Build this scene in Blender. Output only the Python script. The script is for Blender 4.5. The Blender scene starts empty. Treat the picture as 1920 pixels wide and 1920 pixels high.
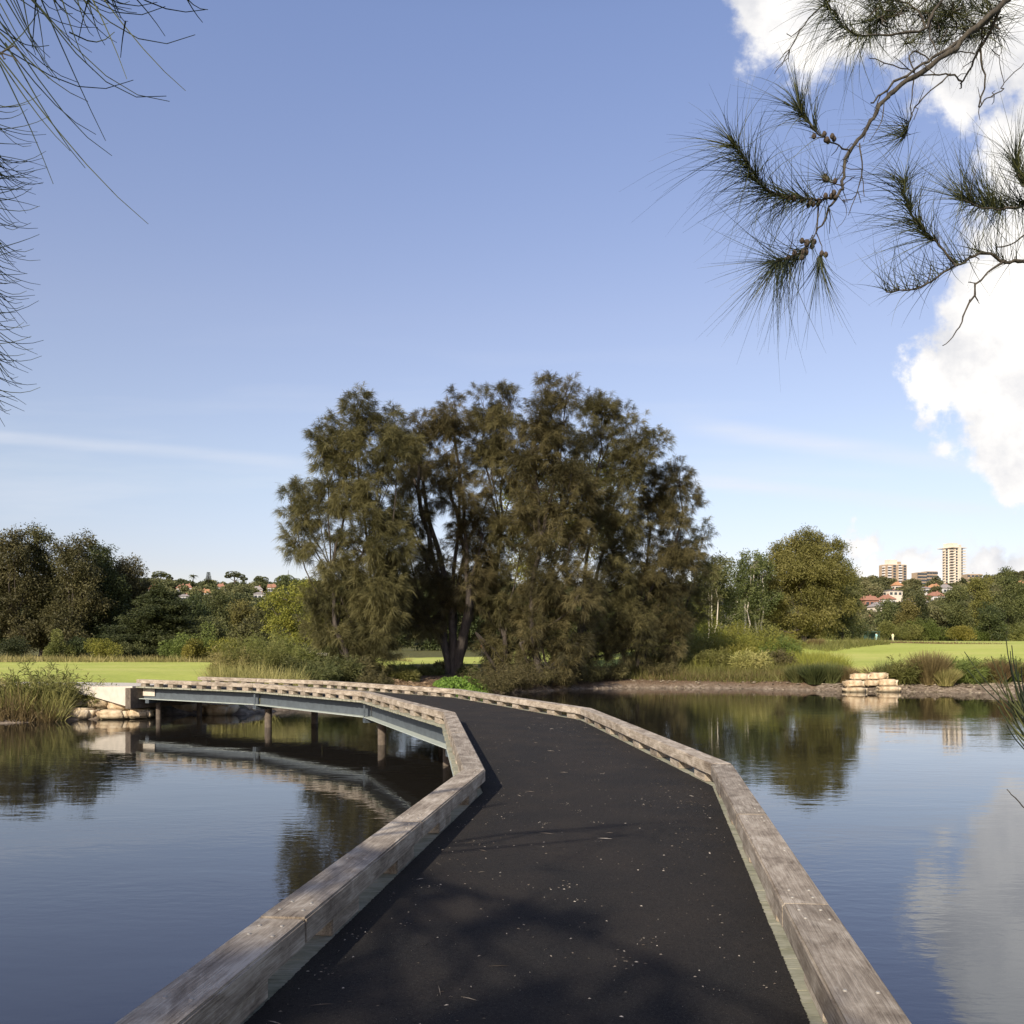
import bpy, bmesh, math, random
import numpy as np
from mathutils import Vector, noise as mnoise

# ---------------------------------------------------------------- camera, light, exposure
F = 1650.0; HZ = 1206.0; ZC = 2.95
DECK = 1.30
SUN_EL, SUN_AZ = 30.0, 27.0      # sun behind the camera, SUN_AZ degrees to the left
scene = bpy.context.scene
cam_d = bpy.data.cameras.new("camera"); cam = bpy.data.objects.new("camera", cam_d)
scene.collection.objects.link(cam); scene.camera = cam
cam.location = (0, 0, ZC); cam.rotation_euler = (math.radians(90), 0, 0)
cam_d.sensor_width = 36; cam_d.lens = 36 * F / 1920; cam_d.shift_y = (HZ - 960) / 1920
cam_d.clip_start = 0.05; cam_d.clip_end = 12000
scene.view_settings.view_transform = 'Standard'; scene.view_settings.look = 'None'
scene.view_settings.exposure = 0.40; scene.view_settings.gamma = 1
scene.cycles.max_bounces = 8; scene.cycles.transparent_max_bounces = 8
scene.cycles.diffuse_bounces = 3; scene.cycles.glossy_bounces = 3; scene.cycles.transmission_bounces = 3
scene.cycles.caustics_reflective = False; scene.cycles.caustics_refractive = False

sd = bpy.data.lights.new("sun", 'SUN'); sun = bpy.data.objects.new("sun", sd)
scene.collection.objects.link(sun)
sd.energy = 4.9; sd.angle = math.radians(0.53); sd.color = (1.0, 0.90, 0.76)
az = math.radians(SUN_AZ); el = math.radians(SUN_EL)
sun_vec = Vector((-math.sin(az) * math.cos(el), -math.cos(az) * math.cos(el), math.sin(el)))
sun.rotation_euler = sun_vec.to_track_quat('Z', 'Y').to_euler()

world = bpy.data.worlds.new("World"); scene.world = world; world.use_nodes = True
WT = world.node_tree; WT.nodes.clear()

def nd(t, kind, **kw):
    n = t.nodes.new(kind)
    for k, v in kw.items(): setattr(n, k, v)
    return n
def mth(t, op, a, b=None, c=None, clamp=False):
    n = nd(t, 'ShaderNodeMath', operation=op); n.use_clamp = clamp
    for i, v in enumerate((a, b, c)):
        if v is None: continue
        if isinstance(v, (int, float)): n.inputs[i].default_value = v
        else: t.links.new(v, n.inputs[i])
    return n.outputs[0]
def mixc(t, f, a, b, blend='MIX'):
    n = nd(t, 'ShaderNodeMix', data_type='RGBA', blend_type=blend)
    for i, v in ((0, f), (6, a), (7, b)):
        if isinstance(v, (int, float)): n.inputs[i].default_value = v
        elif isinstance(v, (tuple, list)): n.inputs[i].default_value = (*v[:3], 1)
        else: t.links.new(v, n.inputs[i])
    return n.outputs[2]
def ramp(t, fac, stops):
    n = nd(t, 'ShaderNodeValToRGB'); cr = n.color_ramp
    while len(cr.elements) < len(stops): cr.elements.new(0.5)
    for e, (p, c) in zip(cr.elements, stops):
        e.position = p; e.color = (*c, 1) if len(c) == 3 else c
    t.links.new(fac, n.inputs[0]); return n.outputs[0]
def mrange(t, v, a, b, c=0.0, d=1.0, smooth=False):
    n = nd(t, 'ShaderNodeMapRange'); n.interpolation_type = 'SMOOTHSTEP' if smooth else 'LINEAR'
    t.links.new(v, n.inputs[0])
    for i, x in enumerate((a, b, c, d)): n.inputs[i + 1].default_value = x
    return n.outputs[0]
def noise_t(t, vec, scale, detail=4, rough=0.5, dist=0.0):
    n = nd(t, 'ShaderNodeTexNoise'); n.inputs['Scale'].default_value = scale
    n.inputs['Detail'].default_value = detail; n.inputs['Roughness'].default_value = rough
    n.inputs['Distortion'].default_value = dist
    if vec is not None: t.links.new(vec, n.inputs['Vector'])
    return n
def mapping(t, vec, sc=(1, 1, 1), loc=(0, 0, 0), rot=(0, 0, 0)):
    n = nd(t, 'ShaderNodeMapping'); t.links.new(vec, n.inputs[0])
    n.inputs['Scale'].default_value = sc; n.inputs['Location'].default_value = loc; n.inputs['Rotation'].default_value = rot
    return n.outputs[0]

def build_sky():
    t = WT
    out = nd(t, 'ShaderNodeOutputWorld'); bg = nd(t, 'ShaderNodeBackground'); t.links.new(bg.outputs[0], out.inputs[0])
    sky = nd(t, 'ShaderNodeTexSky', sky_type='NISHITA'); sky.sun_disc = False
    sky.sun_elevation = el; sky.sun_rotation = math.atan2(sun_vec.x, sun_vec.y)
    sky.air_density = 1.0; sky.dust_density = 0.6; sky.ozone_density = 1.0
    tc = nd(t, 'ShaderNodeTexCoord'); gen = tc.outputs['Generated']
    sx = nd(t, 'ShaderNodeSeparateXYZ'); t.links.new(gen, sx.inputs[0]); X, Y, Z = sx.outputs
    # tone the clear sky by elevation
    tone = ramp(t, mrange(t, Z, 0.0, 0.7), SKY_TONE)
    skyc = mixc(t, 1.0, sky.outputs[0], tone, 'MULTIPLY')
    # direction -> a flat chart of the sky in front
    yy = mth(t, 'MAXIMUM', Y, 0.05)
    u = mth(t, 'DIVIDE', X, yy); v = mth(t, 'DIVIDE', Z, yy)
    cb = nd(t, 'ShaderNodeCombineXYZ'); t.links.new(u, cb.inputs[0]); t.links.new(v, cb.inputs[1]); uv = cb.outputs[0]
    n1 = noise_t(t, uv, 5.5, 9, 0.60); n2 = noise_t(t, mapping(t, uv, loc=(3.1, 1.7, 0)), 17, 9, 0.65)
    blobs = [(1560, -40, 190, 1.05), (1480, -10, 90, 1.0), (1620, 20, 130, 1), (1960, 330, 150, 1), (1990, 460, 130, 1.0), (1680, 30, 150, 1), (1800, 60, 190, 1.0), (1900, 40, 170, 1), (2050, 200, 170, 1), (1760, -200, 330, 1),
             (2060, 560, 260, 1.1), (1905, 620, 160, 1.1), (1840, 700, 125, 1.1), (1765, 705, 80, 1.0), (1870, 560, 90, 1.0), (1925, 800, 120, 1.0), (1930, 890, 85, .85), (2100, 800, 230, 1),
             (1622, 1040, 44, .85), (1640, 1085, 60, .75), (1715, 1072, 50, .8), (1860, 1068, 48, .8), (1780, 1095, 90, .6), (1950, 1080, 60, .7)]
    wp = noise_t(t, uv, 9, 6, .6); wv = nd(t, 'ShaderNodeVectorMath', operation='MULTIPLY_ADD'); t.links.new(wp.outputs['Color'], wv.inputs[0]); wv.inputs[1].default_value = (.13, .13, 0); 
    ws = nd(t, 'ShaderNodeVectorMath', operation='ADD'); t.links.new(uv, ws.inputs[0]); ws.inputs[1].default_value = (-.065, -.065, 0); t.links.new(ws.outputs[0], wv.inputs[2]); uvw = wv.outputs[0]
    field = None
    for (px, py, r, w) in blobs:
        dn = nd(t, 'ShaderNodeVectorMath', operation='DISTANCE'); t.links.new(uvw, dn.inputs[0])
        dn.inputs[1].default_value = ((px - 960) / F, (HZ - py) / F, 0)
        m = mrange(t, dn.outputs['Value'], 0, r / F * 1.35, w, 0)
        field = m if field is None else mth(t, 'MAXIMUM', field, m)
    dens = mth(t, 'ADD', field, mth(t, 'MULTIPLY', mth(t, 'SUBTRACT', n1.outputs[0], 0.5), 1.15))
    dens = mth(t, 'ADD', dens, mth(t, 'MULTIPLY', mth(t, 'SUBTRACT', n2.outputs[0], 0.5), 0.65))
    gate = mrange(t, field, 0.0, 0.16)
    mask = mth(t, 'MULTIPLY', mrange(t, dens, 0.18, 0.46, smooth=True), gate)
    mask = mth(t, 'MULTIPLY', mask, mrange(t, Y, 0.1, 0.2))
    # soft grey modelling inside the clouds
    n3 = noise_t(t, mapping(t, uv, loc=(0.02, -0.03, 0)), 9, 7, 0.6)
    shade = mth(t, 'ADD', mth(t, 'MULTIPLY', n3.outputs[0], 1.0), mth(t, 'MULTIPLY', dens, -0.15))
    ccol = mixc(t, mrange(t, shade, 0.30, 0.60), (9.2, 8.9, 8.5), (5.7, 5.75, 6.05))
    # thin high streaks
    ns = noise_t(t, mapping(t, uv, sc=(1.1, 9.0, 1), rot=(0, 0, 0.06)), 1.6, 6, 0.55)
    st = mth(t, 'MULTIPLY', mrange(t, ns.outputs[0], 0.5, 0.78), mrange(t, v, 0.42, 0.12, smooth=True))
    st = mth(t, 'MULTIPLY', st, mrange(t, v, 0.03, 0.12))
    for (a_, b_, w_, lo_, hi_, g_) in ((.186, -.083, .011, -.75, -.17, .40), (.275, -.139, .018, .16, .62, .60), (.205, -.10, .014, .12, .60, .5)):
        dv = mth(t, 'ABSOLUTE', mth(t, 'SUBTRACT', v, mth(t, 'ADD', mth(t, 'MULTIPLY', u, b_), a_)))
        g = mth(t, 'MULTIPLY', mrange(t, dv, w_, 0, 0, 1, smooth=True), mth(t, 'MULTIPLY', mrange(t, u, lo_, lo_ + .12, smooth=True), mrange(t, u, hi_, hi_ - .12, smooth=True)))
        st = mth(t, 'ADD', st, mth(t, 'MULTIPLY', g, mth(t, 'MULTIPLY', mrange(t, ns.outputs[0], .3, .6), g_ * 2.6)))
    c1 = mixc(t, mth(t, 'MULTIPLY', st, 0.42, clamp=True), skyc, (6.6, 6.7, 7.1))
    c2 = mixc(t, mask, c1, ccol)
    t.links.new(c2, bg.inputs[0]); bg.inputs[1].default_value = 0.10
SKY_TONE = [(0.0, (1.03, .90, 1.0)), (0.12, (1.11, .94, 1.02)), (0.25, (1.38, 1.14, 1.10)), (0.49, (1.65, 1.31, 1.29)), (0.83, (1.69, 1.46, 1.59)), (1.0, (1.4, 1.3, 1.45))]
build_sky()

# ---------------------------------------------------------------- helpers
RG = np.random.default_rng(7)
random.seed(7)
COL = scene.collection
def P(px, py, D): return np.array([(px - 960) / F * D, D, ZC - (py - HZ) / F * D])
def tag(o, label=None, cat=None, group=None, kind=None):
    for k, v in (("label", label), ("category", cat), ("group", group), ("kind", kind)):
        if v: o[k] = v
    return o
def empty(name, loc=(0, 0, 0), rz=0):
    o = bpy.data.objects.new(name, None); o.location = loc; o.rotation_euler = (0, 0, rz); o.empty_display_size = .2
    COL.objects.link(o); return o
def mesh_np(name, V, Fq, mat, parent=None, tint=None, smooth=False, loc=None):
    """V (n,3), Fq (m,k) with constant k, or list of such arrays"""
    Fs = Fq if isinstance(Fq, list) else [Fq]
    me = bpy.data.meshes.new(name)
    V = np.asarray(V, dtype=np.float32)
    if loc is not None: V = V - np.asarray(loc, dtype=np.float32)
    me.vertices.add(len(V)); me.vertices.foreach_set('co', V.ravel())
    tot = np.concatenate([f.ravel() for f in Fs]).astype(np.int32)
    lt = np.concatenate([np.full(len(f), f.shape[1]) for f in Fs]).astype(np.int32)
    ls = np.concatenate([[0], np.cumsum(lt)[:-1]]).astype(np.int32)
    me.loops.add(len(tot)); me.loops.foreach_set('vertex_index', tot)
    me.polygons.add(len(lt)); me.polygons.foreach_set('loop_start', ls)
    try: me.polygons.foreach_set('loop_total', lt)
    except Exception: pass
    if tint is not None:
        a = me.attributes.new('tint', 'FLOAT', 'FACE'); a.data.foreach_set('value', np.asarray(tint, dtype=np.float32))
    me.update(calc_edges=True)
    me.polygons.foreach_set('use_smooth', np.full(len(lt), smooth, dtype=bool))
    me.materials.append(mat)
    o = bpy.data.objects.new(name, me); COL.objects.link(o)
    if loc is not None: o.location = loc
    if parent is not None: o.parent = parent
    return o
def obj_bm(name, bm, mat, parent=None, smooth=False, loc=None, rot=None):
    me = bpy.data.meshes.new(name); bm.to_mesh(me); bm.free(); me.materials.append(mat)
    if smooth:
        for p in me.polygons: p.use_smooth = True
    o = bpy.data.objects.new(name, me); COL.objects.link(o)
    if parent is not None: o.parent = parent
    if loc is not None: o.location = loc
    if rot is not None: o.rotation_euler = rot
    return o
def box_bm(sx, sy, sz, c=(0, 0, 0), bev=0.0, bm=None):
    b = bmesh.new(); bmesh.ops.create_cube(b, size=1)
    for v in b.verts: v.co = Vector((v.co.x * sx, v.co.y * sy, v.co.z * sz))
    if bev: bmesh.ops.bevel(b, geom=b.edges[:], offset=bev, segments=2, profile=.6, affect='EDGES')
    for v in b.verts: v.co += Vector(c)
    if bm is None: return b
    me = bpy.data.meshes.new('tmp'); b.to_mesh(me); b.free(); bm.from_mesh(me); bpy.data.meshes.remove(me); return bm
class Tubes:
    def __init__(s): s.V = []; s.F = []; s.n = 0
    def add(s, pts, radii, k=6):
        pts = np.asarray(pts, float); n = len(pts); radii = np.asarray(radii, float) * np.ones(n)
        tan = np.gradient(pts, axis=0); tan /= np.linalg.norm(tan, axis=1)[:, None] + 1e-9
        ref = np.array([0.31, 0.22, 0.93]) if abs(tan[0][2]) < .9 else np.array([1., .1, 0])
        s1 = np.cross(tan, ref); s1 /= np.linalg.norm(s1, axis=1)[:, None] + 1e-9
        s2 = np.cross(tan, s1)
        a = np.arange(k) / k * 2 * math.pi
        ring = pts[:, None, :] + radii[:, None, None] * (np.cos(a)[None, :, None] * s1[:, None, :] + np.sin(a)[None, :, None] * s2[:, None, :])
        s.V.append(ring.reshape(-1, 3))
        i = np.arange(n - 1)[:, None] * k; j = np.arange(k)[None, :]; j2 = (j + 1) % k
        f = np.stack([i + j, i + j2, i + k + j2, i + k + j], -1).reshape(-1, 4) + s.n
        s.F.append(f); s.n += n * k
    def build(s, name, mat, parent=None, smooth=True, loc=None):
        return mesh_np(name, np.concatenate(s.V), np.concatenate(s.F), mat, parent, smooth=smooth, loc=loc)
def bez(p0, p1, sag, n=5, jit=0.0, rg=RG):
    p0 = np.asarray(p0, float); p1 = np.asarray(p1, float); t = np.linspace(0, 1, n)[:, None]
    q = p0 * (1 - t) + p1 * t; q[:, 2] += (4 * t * (1 - t))[:, 0] * sag
    if jit: q[1:-1] += rg.normal(0, jit, (n - 2, 3))
    return q
def nrm(a): return a / (np.linalg.norm(a, axis=-1, keepdims=True) + 1e-9)
def leaves(Pb, Dr, L, W, droop=0.0, rg=RG, bulge=.45):
    """one folded quad per leaf / needle"""
    n = len(Pb); Dr = nrm(Dr); L = L * np.ones(n); W = W * np.ones(n)
    s = nrm(np.cross(Dr, rg.normal(0, 1, (n, 3))))
    tip = Pb + Dr * L[:, None]; mid = Pb + Dr * (L * bulge)[:, None]
    tip[:, 2] -= droop * L; mid[:, 2] -= droop * L * .22
    V = np.empty((n, 4, 3)); V[:, 0] = Pb; V[:, 1] = mid + s * W[:, None] * .5; V[:, 2] = tip; V[:, 3] = mid - s * W[:, None] * .5
    Fc = np.arange(n * 4).reshape(n, 4)
    return V.reshape(-1, 3), Fc
def strips(Pb, Dr, L, W, droop=0.0, seg=3, rg=RG, curl=None, thick=False):
    """curved tapering blades; thick gives 3-sided needles"""
    n = len(Pb); Dr = nrm(Dr); L = L * np.ones(n); W = W * np.ones(n); droop = droop * np.ones(n)
    s = nrm(np.cross(Dr, rg.normal(0, 1, (n, 3)))); s2 = nrm(np.cross(Dr, s))
    rows = []
    for k in range(seg + 1):
        t = k / seg; c = Pb + Dr * (L * t)[:, None]; c[:, 2] -= droop * L * t * t
        if curl is not None: c = c + curl * (L * t * t)[:, None]
        w = W * (1 - .85 * t) * .5
        if thick:
            for a in (0, 2.094, 4.189): rows.append(c + (s * math.cos(a) + s2 * math.sin(a)) * w[:, None])
        else: rows += [c + s * w[:, None], c - s * w[:, None]]
    k = 3 if thick else 2
    V = np.stack(rows, 1); m = (seg + 1) * k; base = (np.arange(n) * m)[:, None]
    fl = []
    for q in range(seg):
        if thick:
            for j in range(3):
                j2 = (j + 1) % 3; fl.append([q * 3 + j, q * 3 + j2, q * 3 + 3 + j2, q * 3 + 3 + j])
        else: fl.append([q * 2, q * 2 + 1, q * 2 + 3, q * 2 + 2])
    Fc = (base[:, :, None] + np.array(fl)[None]).reshape(-1, 4)
    return V.reshape(-1, 3), Fc, len(fl)

# ---------------------------------------------------------------- materials
def new_mat(name):
    m = bpy.data.materials.new(name); m.use_nodes = True; t = m.node_tree; t.nodes.clear()
    o = nd(t, 'ShaderNodeOutputMaterial'); b = nd(t, 'ShaderNodeBsdfPrincipled'); t.links.new(b.outputs[0], o.inputs[0])
    return m, t, b, o
def setp(t, b, **kw):
    for k, v in kw.items():
        i = b.inputs[k.replace('_', ' ')]
        if isinstance(v, (int, float)): i.default_value = v
        elif isinstance(v, tuple): i.default_value = (*v, 1)
        else: t.links.new(v, i)
def bump(t, b, h, strength=.5, dist=.01):
    n = nd(t, 'ShaderNodeBump'); n.inputs['Strength'].default_value = strength; n.inputs['Distance'].default_value = dist
    t.links.new(h, n.inputs['Height']); t.links.new(n.outputs[0], b.inputs['Normal']); return n
def foliage_mat(name, dark, mid, light, trans=.25, patch=.35, rough=.6, spec=.25):
    m, t, b, o = new_mat(name)
    at = nd(t, 'ShaderNodeAttribute', attribute_name='tint'); oi = nd(t, 'ShaderNodeObjectInfo')
    tc = nd(t, 'ShaderNodeTexCoord'); nz = noise_t(t, tc.outputs['Object'], patch, 3)
    f = mth(t, 'ADD', mth(t, 'MULTIPLY', at.outputs['Fac'], .55), mth(t, 'MULTIPLY', nz.outputs[0], .45))
    c = ramp(t, f, [(.22, dark), (.5, mid), (.8, light)])
    hs = nd(t, 'ShaderNodeHueSaturation'); t.links.new(c, hs.inputs['Color'])
    t.links.new(mrange(t, oi.outputs['Random'], 0, 1, .485, .512), hs.inputs['Hue']); t.links.new(mrange(t, oi.outputs['Random'], 0, 1, .85, 1.12), hs.inputs['Value'])
    setp(t, b, Base_Color=hs.outputs[0], Roughness=rough); b.inputs['Specular IOR Level'].default_value = spec
    tr = nd(t, 'ShaderNodeBsdfTranslucent'); t.links.new(hs.outputs[0], tr.inputs[0])
    mx = nd(t, 'ShaderNodeMixShader'); mx.inputs[0].default_value = trans
    t.links.new(b.outputs[0], mx.inputs[1]); t.links.new(tr.outputs[0], mx.inputs[2]); t.links.new(mx.outputs[0], o.inputs[0])
    return m
def bark_mat(name, c1, c2, scale=6):
    m, t, b, o = new_mat(name); tc = nd(t, 'ShaderNodeTexCoord')
    n = noise_t(t, mapping(t, tc.outputs['Object'], sc=(1, 1, .25)), scale, 6, .6)
    setp(t, b, Base_Color=ramp(t, n.outputs[0], [(.35, c1), (.65, c2)]), Roughness=.9); bump(t, b, n.outputs[0], .6, .03); return m
M = {}
M['casuarina'] = foliage_mat('casuarina_needles', (.044, .043, .018), (.110, .099, .038), (.245, .215, .090), .30, .5)
M['casuarina_dark'] = foliage_mat('casuarina_needles_dark', (.038, .039, .014), (.085, .079, .029), (.155, .138, .055), .25, .4)
M['gum'] = foliage_mat('gum_leaves', (.050, .064, .020), (.105, .118, .038), (.185, .190, .068), .25, .3)
M['olive'] = foliage_mat('olive_leaves', (.095, .095, .024), (.170, .160, .042), (.26, .235, .075), .30, .3)
M['yellow'] = foliage_mat('yellow_green_leaves', (.11, .12, .022), (.22, .215, .038), (.34, .31, .06), .35, .3)
M['deep'] = foliage_mat('deep_green_leaves', (.028, .038, .012), (.050, .062, .019), (.090, .100, .030), .15, .3)
M['bright'] = foliage_mat('bright_green_leaves', (.075, .10, .022), (.14, .175, .04), (.23, .27, .07), .35, .8)
M['cover'] = foliage_mat('ground_cover_leaves', (.06, .11, .018), (.12, .21, .03), (.20, .32, .05), .35, .8)
M['reed'] = foliage_mat('reed_blades', (.15, .15, .040), (.30, .275, .09), (.50, .43, .18), .30, .5)
M['brownreed'] = foliage_mat('brown_reed_blades', (.10, .075, .030), (.17, .125, .055), (.27, .20, .09), .25, .7)
M['shrub'] = foliage_mat('shrub_leaves', (.080, .090, .022), (.155, .160, .042), (.26, .255, .08), .30, .8)
M['fargreen'] = foliage_mat('far_hill_leaves', (.050, .062, .026), (.110, .118, .046), (.20, .19, .08), .2, .05)
M['bark'] = bark_mat('dark_bark', (.028, .022, .017), (.075, .060, .046))
M['palebark'] = bark_mat('pale_bark', (.35, .30, .24), (.62, .56, .46), 3)
M['twig'] = bark_mat('twig_bark', (.026, .021, .015), (.068, .056, .038), 30)

def simple(name, col, rough=.7, var=.0, scale=3, bmp=0, metallic=0):
    m, t, b, o = new_mat(name); tc = nd(t, 'ShaderNodeTexCoord'); n = noise_t(t, tc.outputs['Object'], scale, 6, .6)
    lo = tuple(c * (1 - var) for c in col); hi = tuple(min(1, c * (1 + var)) for c in col)
    setp(t, b, Base_Color=ramp(t, n.outputs[0], [(.3, lo), (.7, hi)]), Roughness=rough, Metallic=metallic)
    if bmp: bump(t, b, n.outputs[0], .5, bmp)
    return m
M['steel'] = simple('shaded_steel', (.075, .090, .10), .55, .2, 5)  # dark tone paints in the shade under the deck overhang
M['flange'] = simple('sunlit_steel', (.42, .46, .40), .6, .12, 4)  # same beam steel, coloured lighter for sun on the bottom flange
M['pile'] = simple('weathered_pile', (.12, .095, .07), .9, .4, 8, .01)
M['concrete'] = simple('pale_concrete', (.52, .47, .38), .85, .12, 4, .01)
M['bolt'] = simple('bolt_metal', (.27, .25, .21), .6, .1, 5)
M['cone'] = simple('casuarina_cone', (.05, .036, .025), .9, .3, 60, .002)

def wood_mat(name, lo, mid, hi):
    m, t, b, o = new_mat(name); tc = nd(t, 'ShaderNodeTexCoord'); oi = nd(t, 'ShaderNodeObjectInfo')
    vm = nd(t, 'ShaderNodeVectorMath', operation='ADD'); t.links.new(tc.outputs['Object'], vm.inputs[0])
    cb = nd(t, 'ShaderNodeCombineXYZ'); t.links.new(mth(t, 'MULTIPLY', oi.outputs['Random'], 37.0), cb.inputs[0]); t.links.new(mth(t, 'MULTIPLY', oi.outputs['Random'], 11.0), cb.inputs[1]); t.links.new(cb.outputs[0], vm.inputs[1])
    v = vm.outputs[0]
    g = noise_t(t, mapping(t, v, sc=(1.3, 48, 48)), 2.2, 9, .7, .8)
    g2 = noise_t(t, mapping(t, v, sc=(3.0, 90, 90)), 1.5, 4, .6)
    bl = noise_t(t, mapping(t, v, sc=(1, 2.2, 2.2)), 3.0, 8, .68, .5)
    sp = noise_t(t, v, 28, 4, .6)
    f = mth(t, 'ADD', mth(t, 'MULTIPLY', g.outputs[0], .42), mth(t, 'MULTIPLY', bl.outputs[0], .58))
    c = ramp(t, f, [(.38, lo), (.5, mid), (.60, hi)])
    c = mixc(t, mrange(t, g2.outputs[0], .58, .72, 0, .6), c, tuple(x * .35 for x in lo))
    c = mixc(t, mrange(t, sp.outputs[0], .64, .74, 0, .5), c, (.50, .47, .38))
    hs = nd(t, 'ShaderNodeHueSaturation'); t.links.new(c, hs.inputs['Color']); t.links.new(mrange(t, oi.outputs['Random'], 0, 1, .78, 1.15), hs.inputs['Value'])
    setp(t, b, Base_Color=hs.outputs[0], Roughness=.85); b.inputs['Specular IOR Level'].default_value = .3
    h = mth(t, 'ADD', g.outputs[0], mth(t, 'MULTIPLY', g2.outputs[0], .6)); bump(t, b, h, .7, .006)
    return m
M['wood'] = wood_mat('weathered_timber', (.13, .10, .070), (.31, .258, .192), (.50, .435, .34))
M['plank'] = wood_mat('treated_board', (.20, .20, .13), (.33, .325, .235), (.44, .42, .33))

def deck_mat():
    m, t, b, o = new_mat('black_matting'); tc = nd(t, 'ShaderNodeTexCoord'); v = tc.outputs['Object']
    n1 = noise_t(t, v, 260, 3, .7); n2 = noise_t(t, v, 1.3, 5, .6); n3 = noise_t(t, v, 48, 5, .75); n4 = noise_t(t, v, 110, 3, .7)
    c = ramp(t, n1.outputs[0], [(.32, (.010, .0095, .009)), (.5, (.026, .0245, .023)), (.68, (.060, .055, .050))])
    c = mixc(t, mrange(t, n2.outputs[0], .36, .64, 0, .65), c, (.046, .038, .031))
    c = mixc(t, mrange(t, n3.outputs[0], .30, .48, .75, 0), c, (.008, .0075, .007))
    c = mixc(t, mrange(t, n4.outputs[0], .60, .70, 0, .75), c, (.11, .095, .08))
    c = mixc(t, mrange(t, n3.outputs[0], .66, .72, 0, .5), c, (.15, .12, .09))
    setp(t, b, Base_Color=c, Roughness=.95); b.inputs['Specular IOR Level'].default_value = .15
    bump(t, b, mth(t, 'ADD', n1.outputs[0], n3.outputs[0]), 1.0, .012); return m
M['deck'] = deck_mat()

def water_mat():
    m, t, b, o = new_mat('pond_water'); g = nd(t, 'ShaderNodeNewGeometry'); v = g.outputs['Position']
    w1 = noise_t(t, mapping(t, v, sc=(.9, 2.0, 1), rot=(0, 0, .10)), 3.2, 3, .5, .3)
    w2 = noise_t(t, mapping(t, v, sc=(.55, 1.4, 1), rot=(0, 0, -.2)), .75, 2, .5, .4)
    patch = noise_t(t, mapping(t, v, sc=(.6, 1.2, 1)), .11, 3, .5)
    amp = mrange(t, patch.outputs[0], .38, .62, .25, 1.0, smooth=True)
    h = mth(t, 'ADD', mth(t, 'MULTIPLY', mth(t, 'MULTIPLY', w1.outputs[0], amp), .0035), mth(t, 'MULTIPLY', w2.outputs[0], .0045))
    n = nd(t, 'ShaderNodeBump'); n.inputs['Strength'].default_value = 1.0; n.inputs['Distance'].default_value = 1.0
    t.links.new(h, n.inputs['Height']); t.links.new(n.outputs[0], b.inputs['Normal'])
    setp(t, b, Base_Color=(.0155, .0135, .0105), Roughness=.012, IOR=1.85)
    b.inputs['Specular Tint'].default_value = (.50, .69, 1.0, 1)
    return m
M['water'] = water_mat()

# ---------------------------------------------------------------- terrain
SHORE = np.array([(-400, 22), (-60, 27), (-30, 31), (-18.7, 32.2), (-17.4, 33.3), (-14.9, 35.0), (-13.2, 36.6), (-11.0, 36.2), (-9.3, 39.5), (-6.6, 42.5), (-3.6, 48.2), (-1.4, 51.3), (1.3, 53.5),
                  (4.5, 56.6), (8.4, 57.9), (12, 57.6), (15.3, 57.0), (19.5, 54.2), (23.7, 53.2), (30.1, 51.8), (60, 50), (400, 47),
                  (400, -1.0), (60, 0.6), (5, 1.3), (2, 1.6), (-2.5, 1.6), (-6, 1.4), (-60, 0.2), (-400, -1)])
def shore_sd(x, y):
    """signed distance to the waterline, positive on land"""
    x = np.asarray(x, float); y = np.asarray(y, float); sh = x.shape; x = x.ravel(); y = y.ravel()
    d = np.full(len(x), 1e9); inside = np.zeros(len(x), bool); n = len(SHORE)
    for i in range(n):
        a = SHORE[i]; b = SHORE[(i + 1) % n]; ab = b - a
        t = np.clip(((x - a[0]) * ab[0] + (y - a[1]) * ab[1]) / (ab @ ab), 0, 1)
        d = np.minimum(d, np.hypot(x - a[0] - t * ab[0], y - a[1] - t * ab[1]))
        c = ((a[1] > y) != (b[1] > y)); xi = (b[0] - a[0]) * (y - a[1]) / (b[1] - a[1] + 1e-12) + a[0]
        inside ^= c & (x < xi)
    return np.where(inside, -d, d).reshape(sh)
def sstep(a, b, x): t = np.clip((x - a) / (b - a), 0, 1); return t * t * (3 - 2 * t)
def wob(x, y, s, seed=0):
    return (np.sin(x * s * 1.0 + seed) * np.cos(y * s * 1.3 + seed * 2) + .5 * np.sin(x * s * 2.3 + y * s * 1.7 + seed * 3) + .3 * np.sin(x * s * 4.1 - y * s * 3.9 + seed)) / 1.8
def ground(x, y):
    x = np.asarray(x, float); y = np.asarray(y, float); s = shore_sd(x, y)
    s = s + .25 * wob(x, y, 1.7, 1) * sstep(0, .1, np.abs(s))
    rt = sstep(14, 30, x)                              # right bank is a little lower at the lip
    land = .42 * sstep(0, .9, s) + .50 * sstep(.8, 4.5, s) + .45 * sstep(4, 12, s)
    z = np.where(s > 0, land, np.maximum(-1.5, s * .5) - .03)
    z = np.where((y < 5) & (s > -.5), z * 1.0, z)
    far = sstep(75, 112, y) * sstep(0, 30, x) * 1.55 + sstep(112, 170, y) * .45
    far += 1.0 * np.exp(-(((x + 15) / 5.5) ** 2 + ((y - 66) / 6) ** 2))
    far += .35 * wob(x, y, .05, 2) * sstep(60, 90, y) * (1 - sstep(200, 260, y))
    z = z + np.where(s > 0, far, 0)
    a = x / np.maximum(y, 1)
    hill = np.where(a < 0, 39 + 2 * np.sin(a * 9 + 1), 33 + 10 * np.clip(a - .3, 0, .3) / .3 + 2 * np.sin(a * 21))
    z = z + sstep(230, 640, y) * hill + .04 * wob(x, y, .9, 5) * sstep(1, 5, s)
    return z
def gz(x, y): return float(ground(np.array([x]), np.array([y]))[0])

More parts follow.
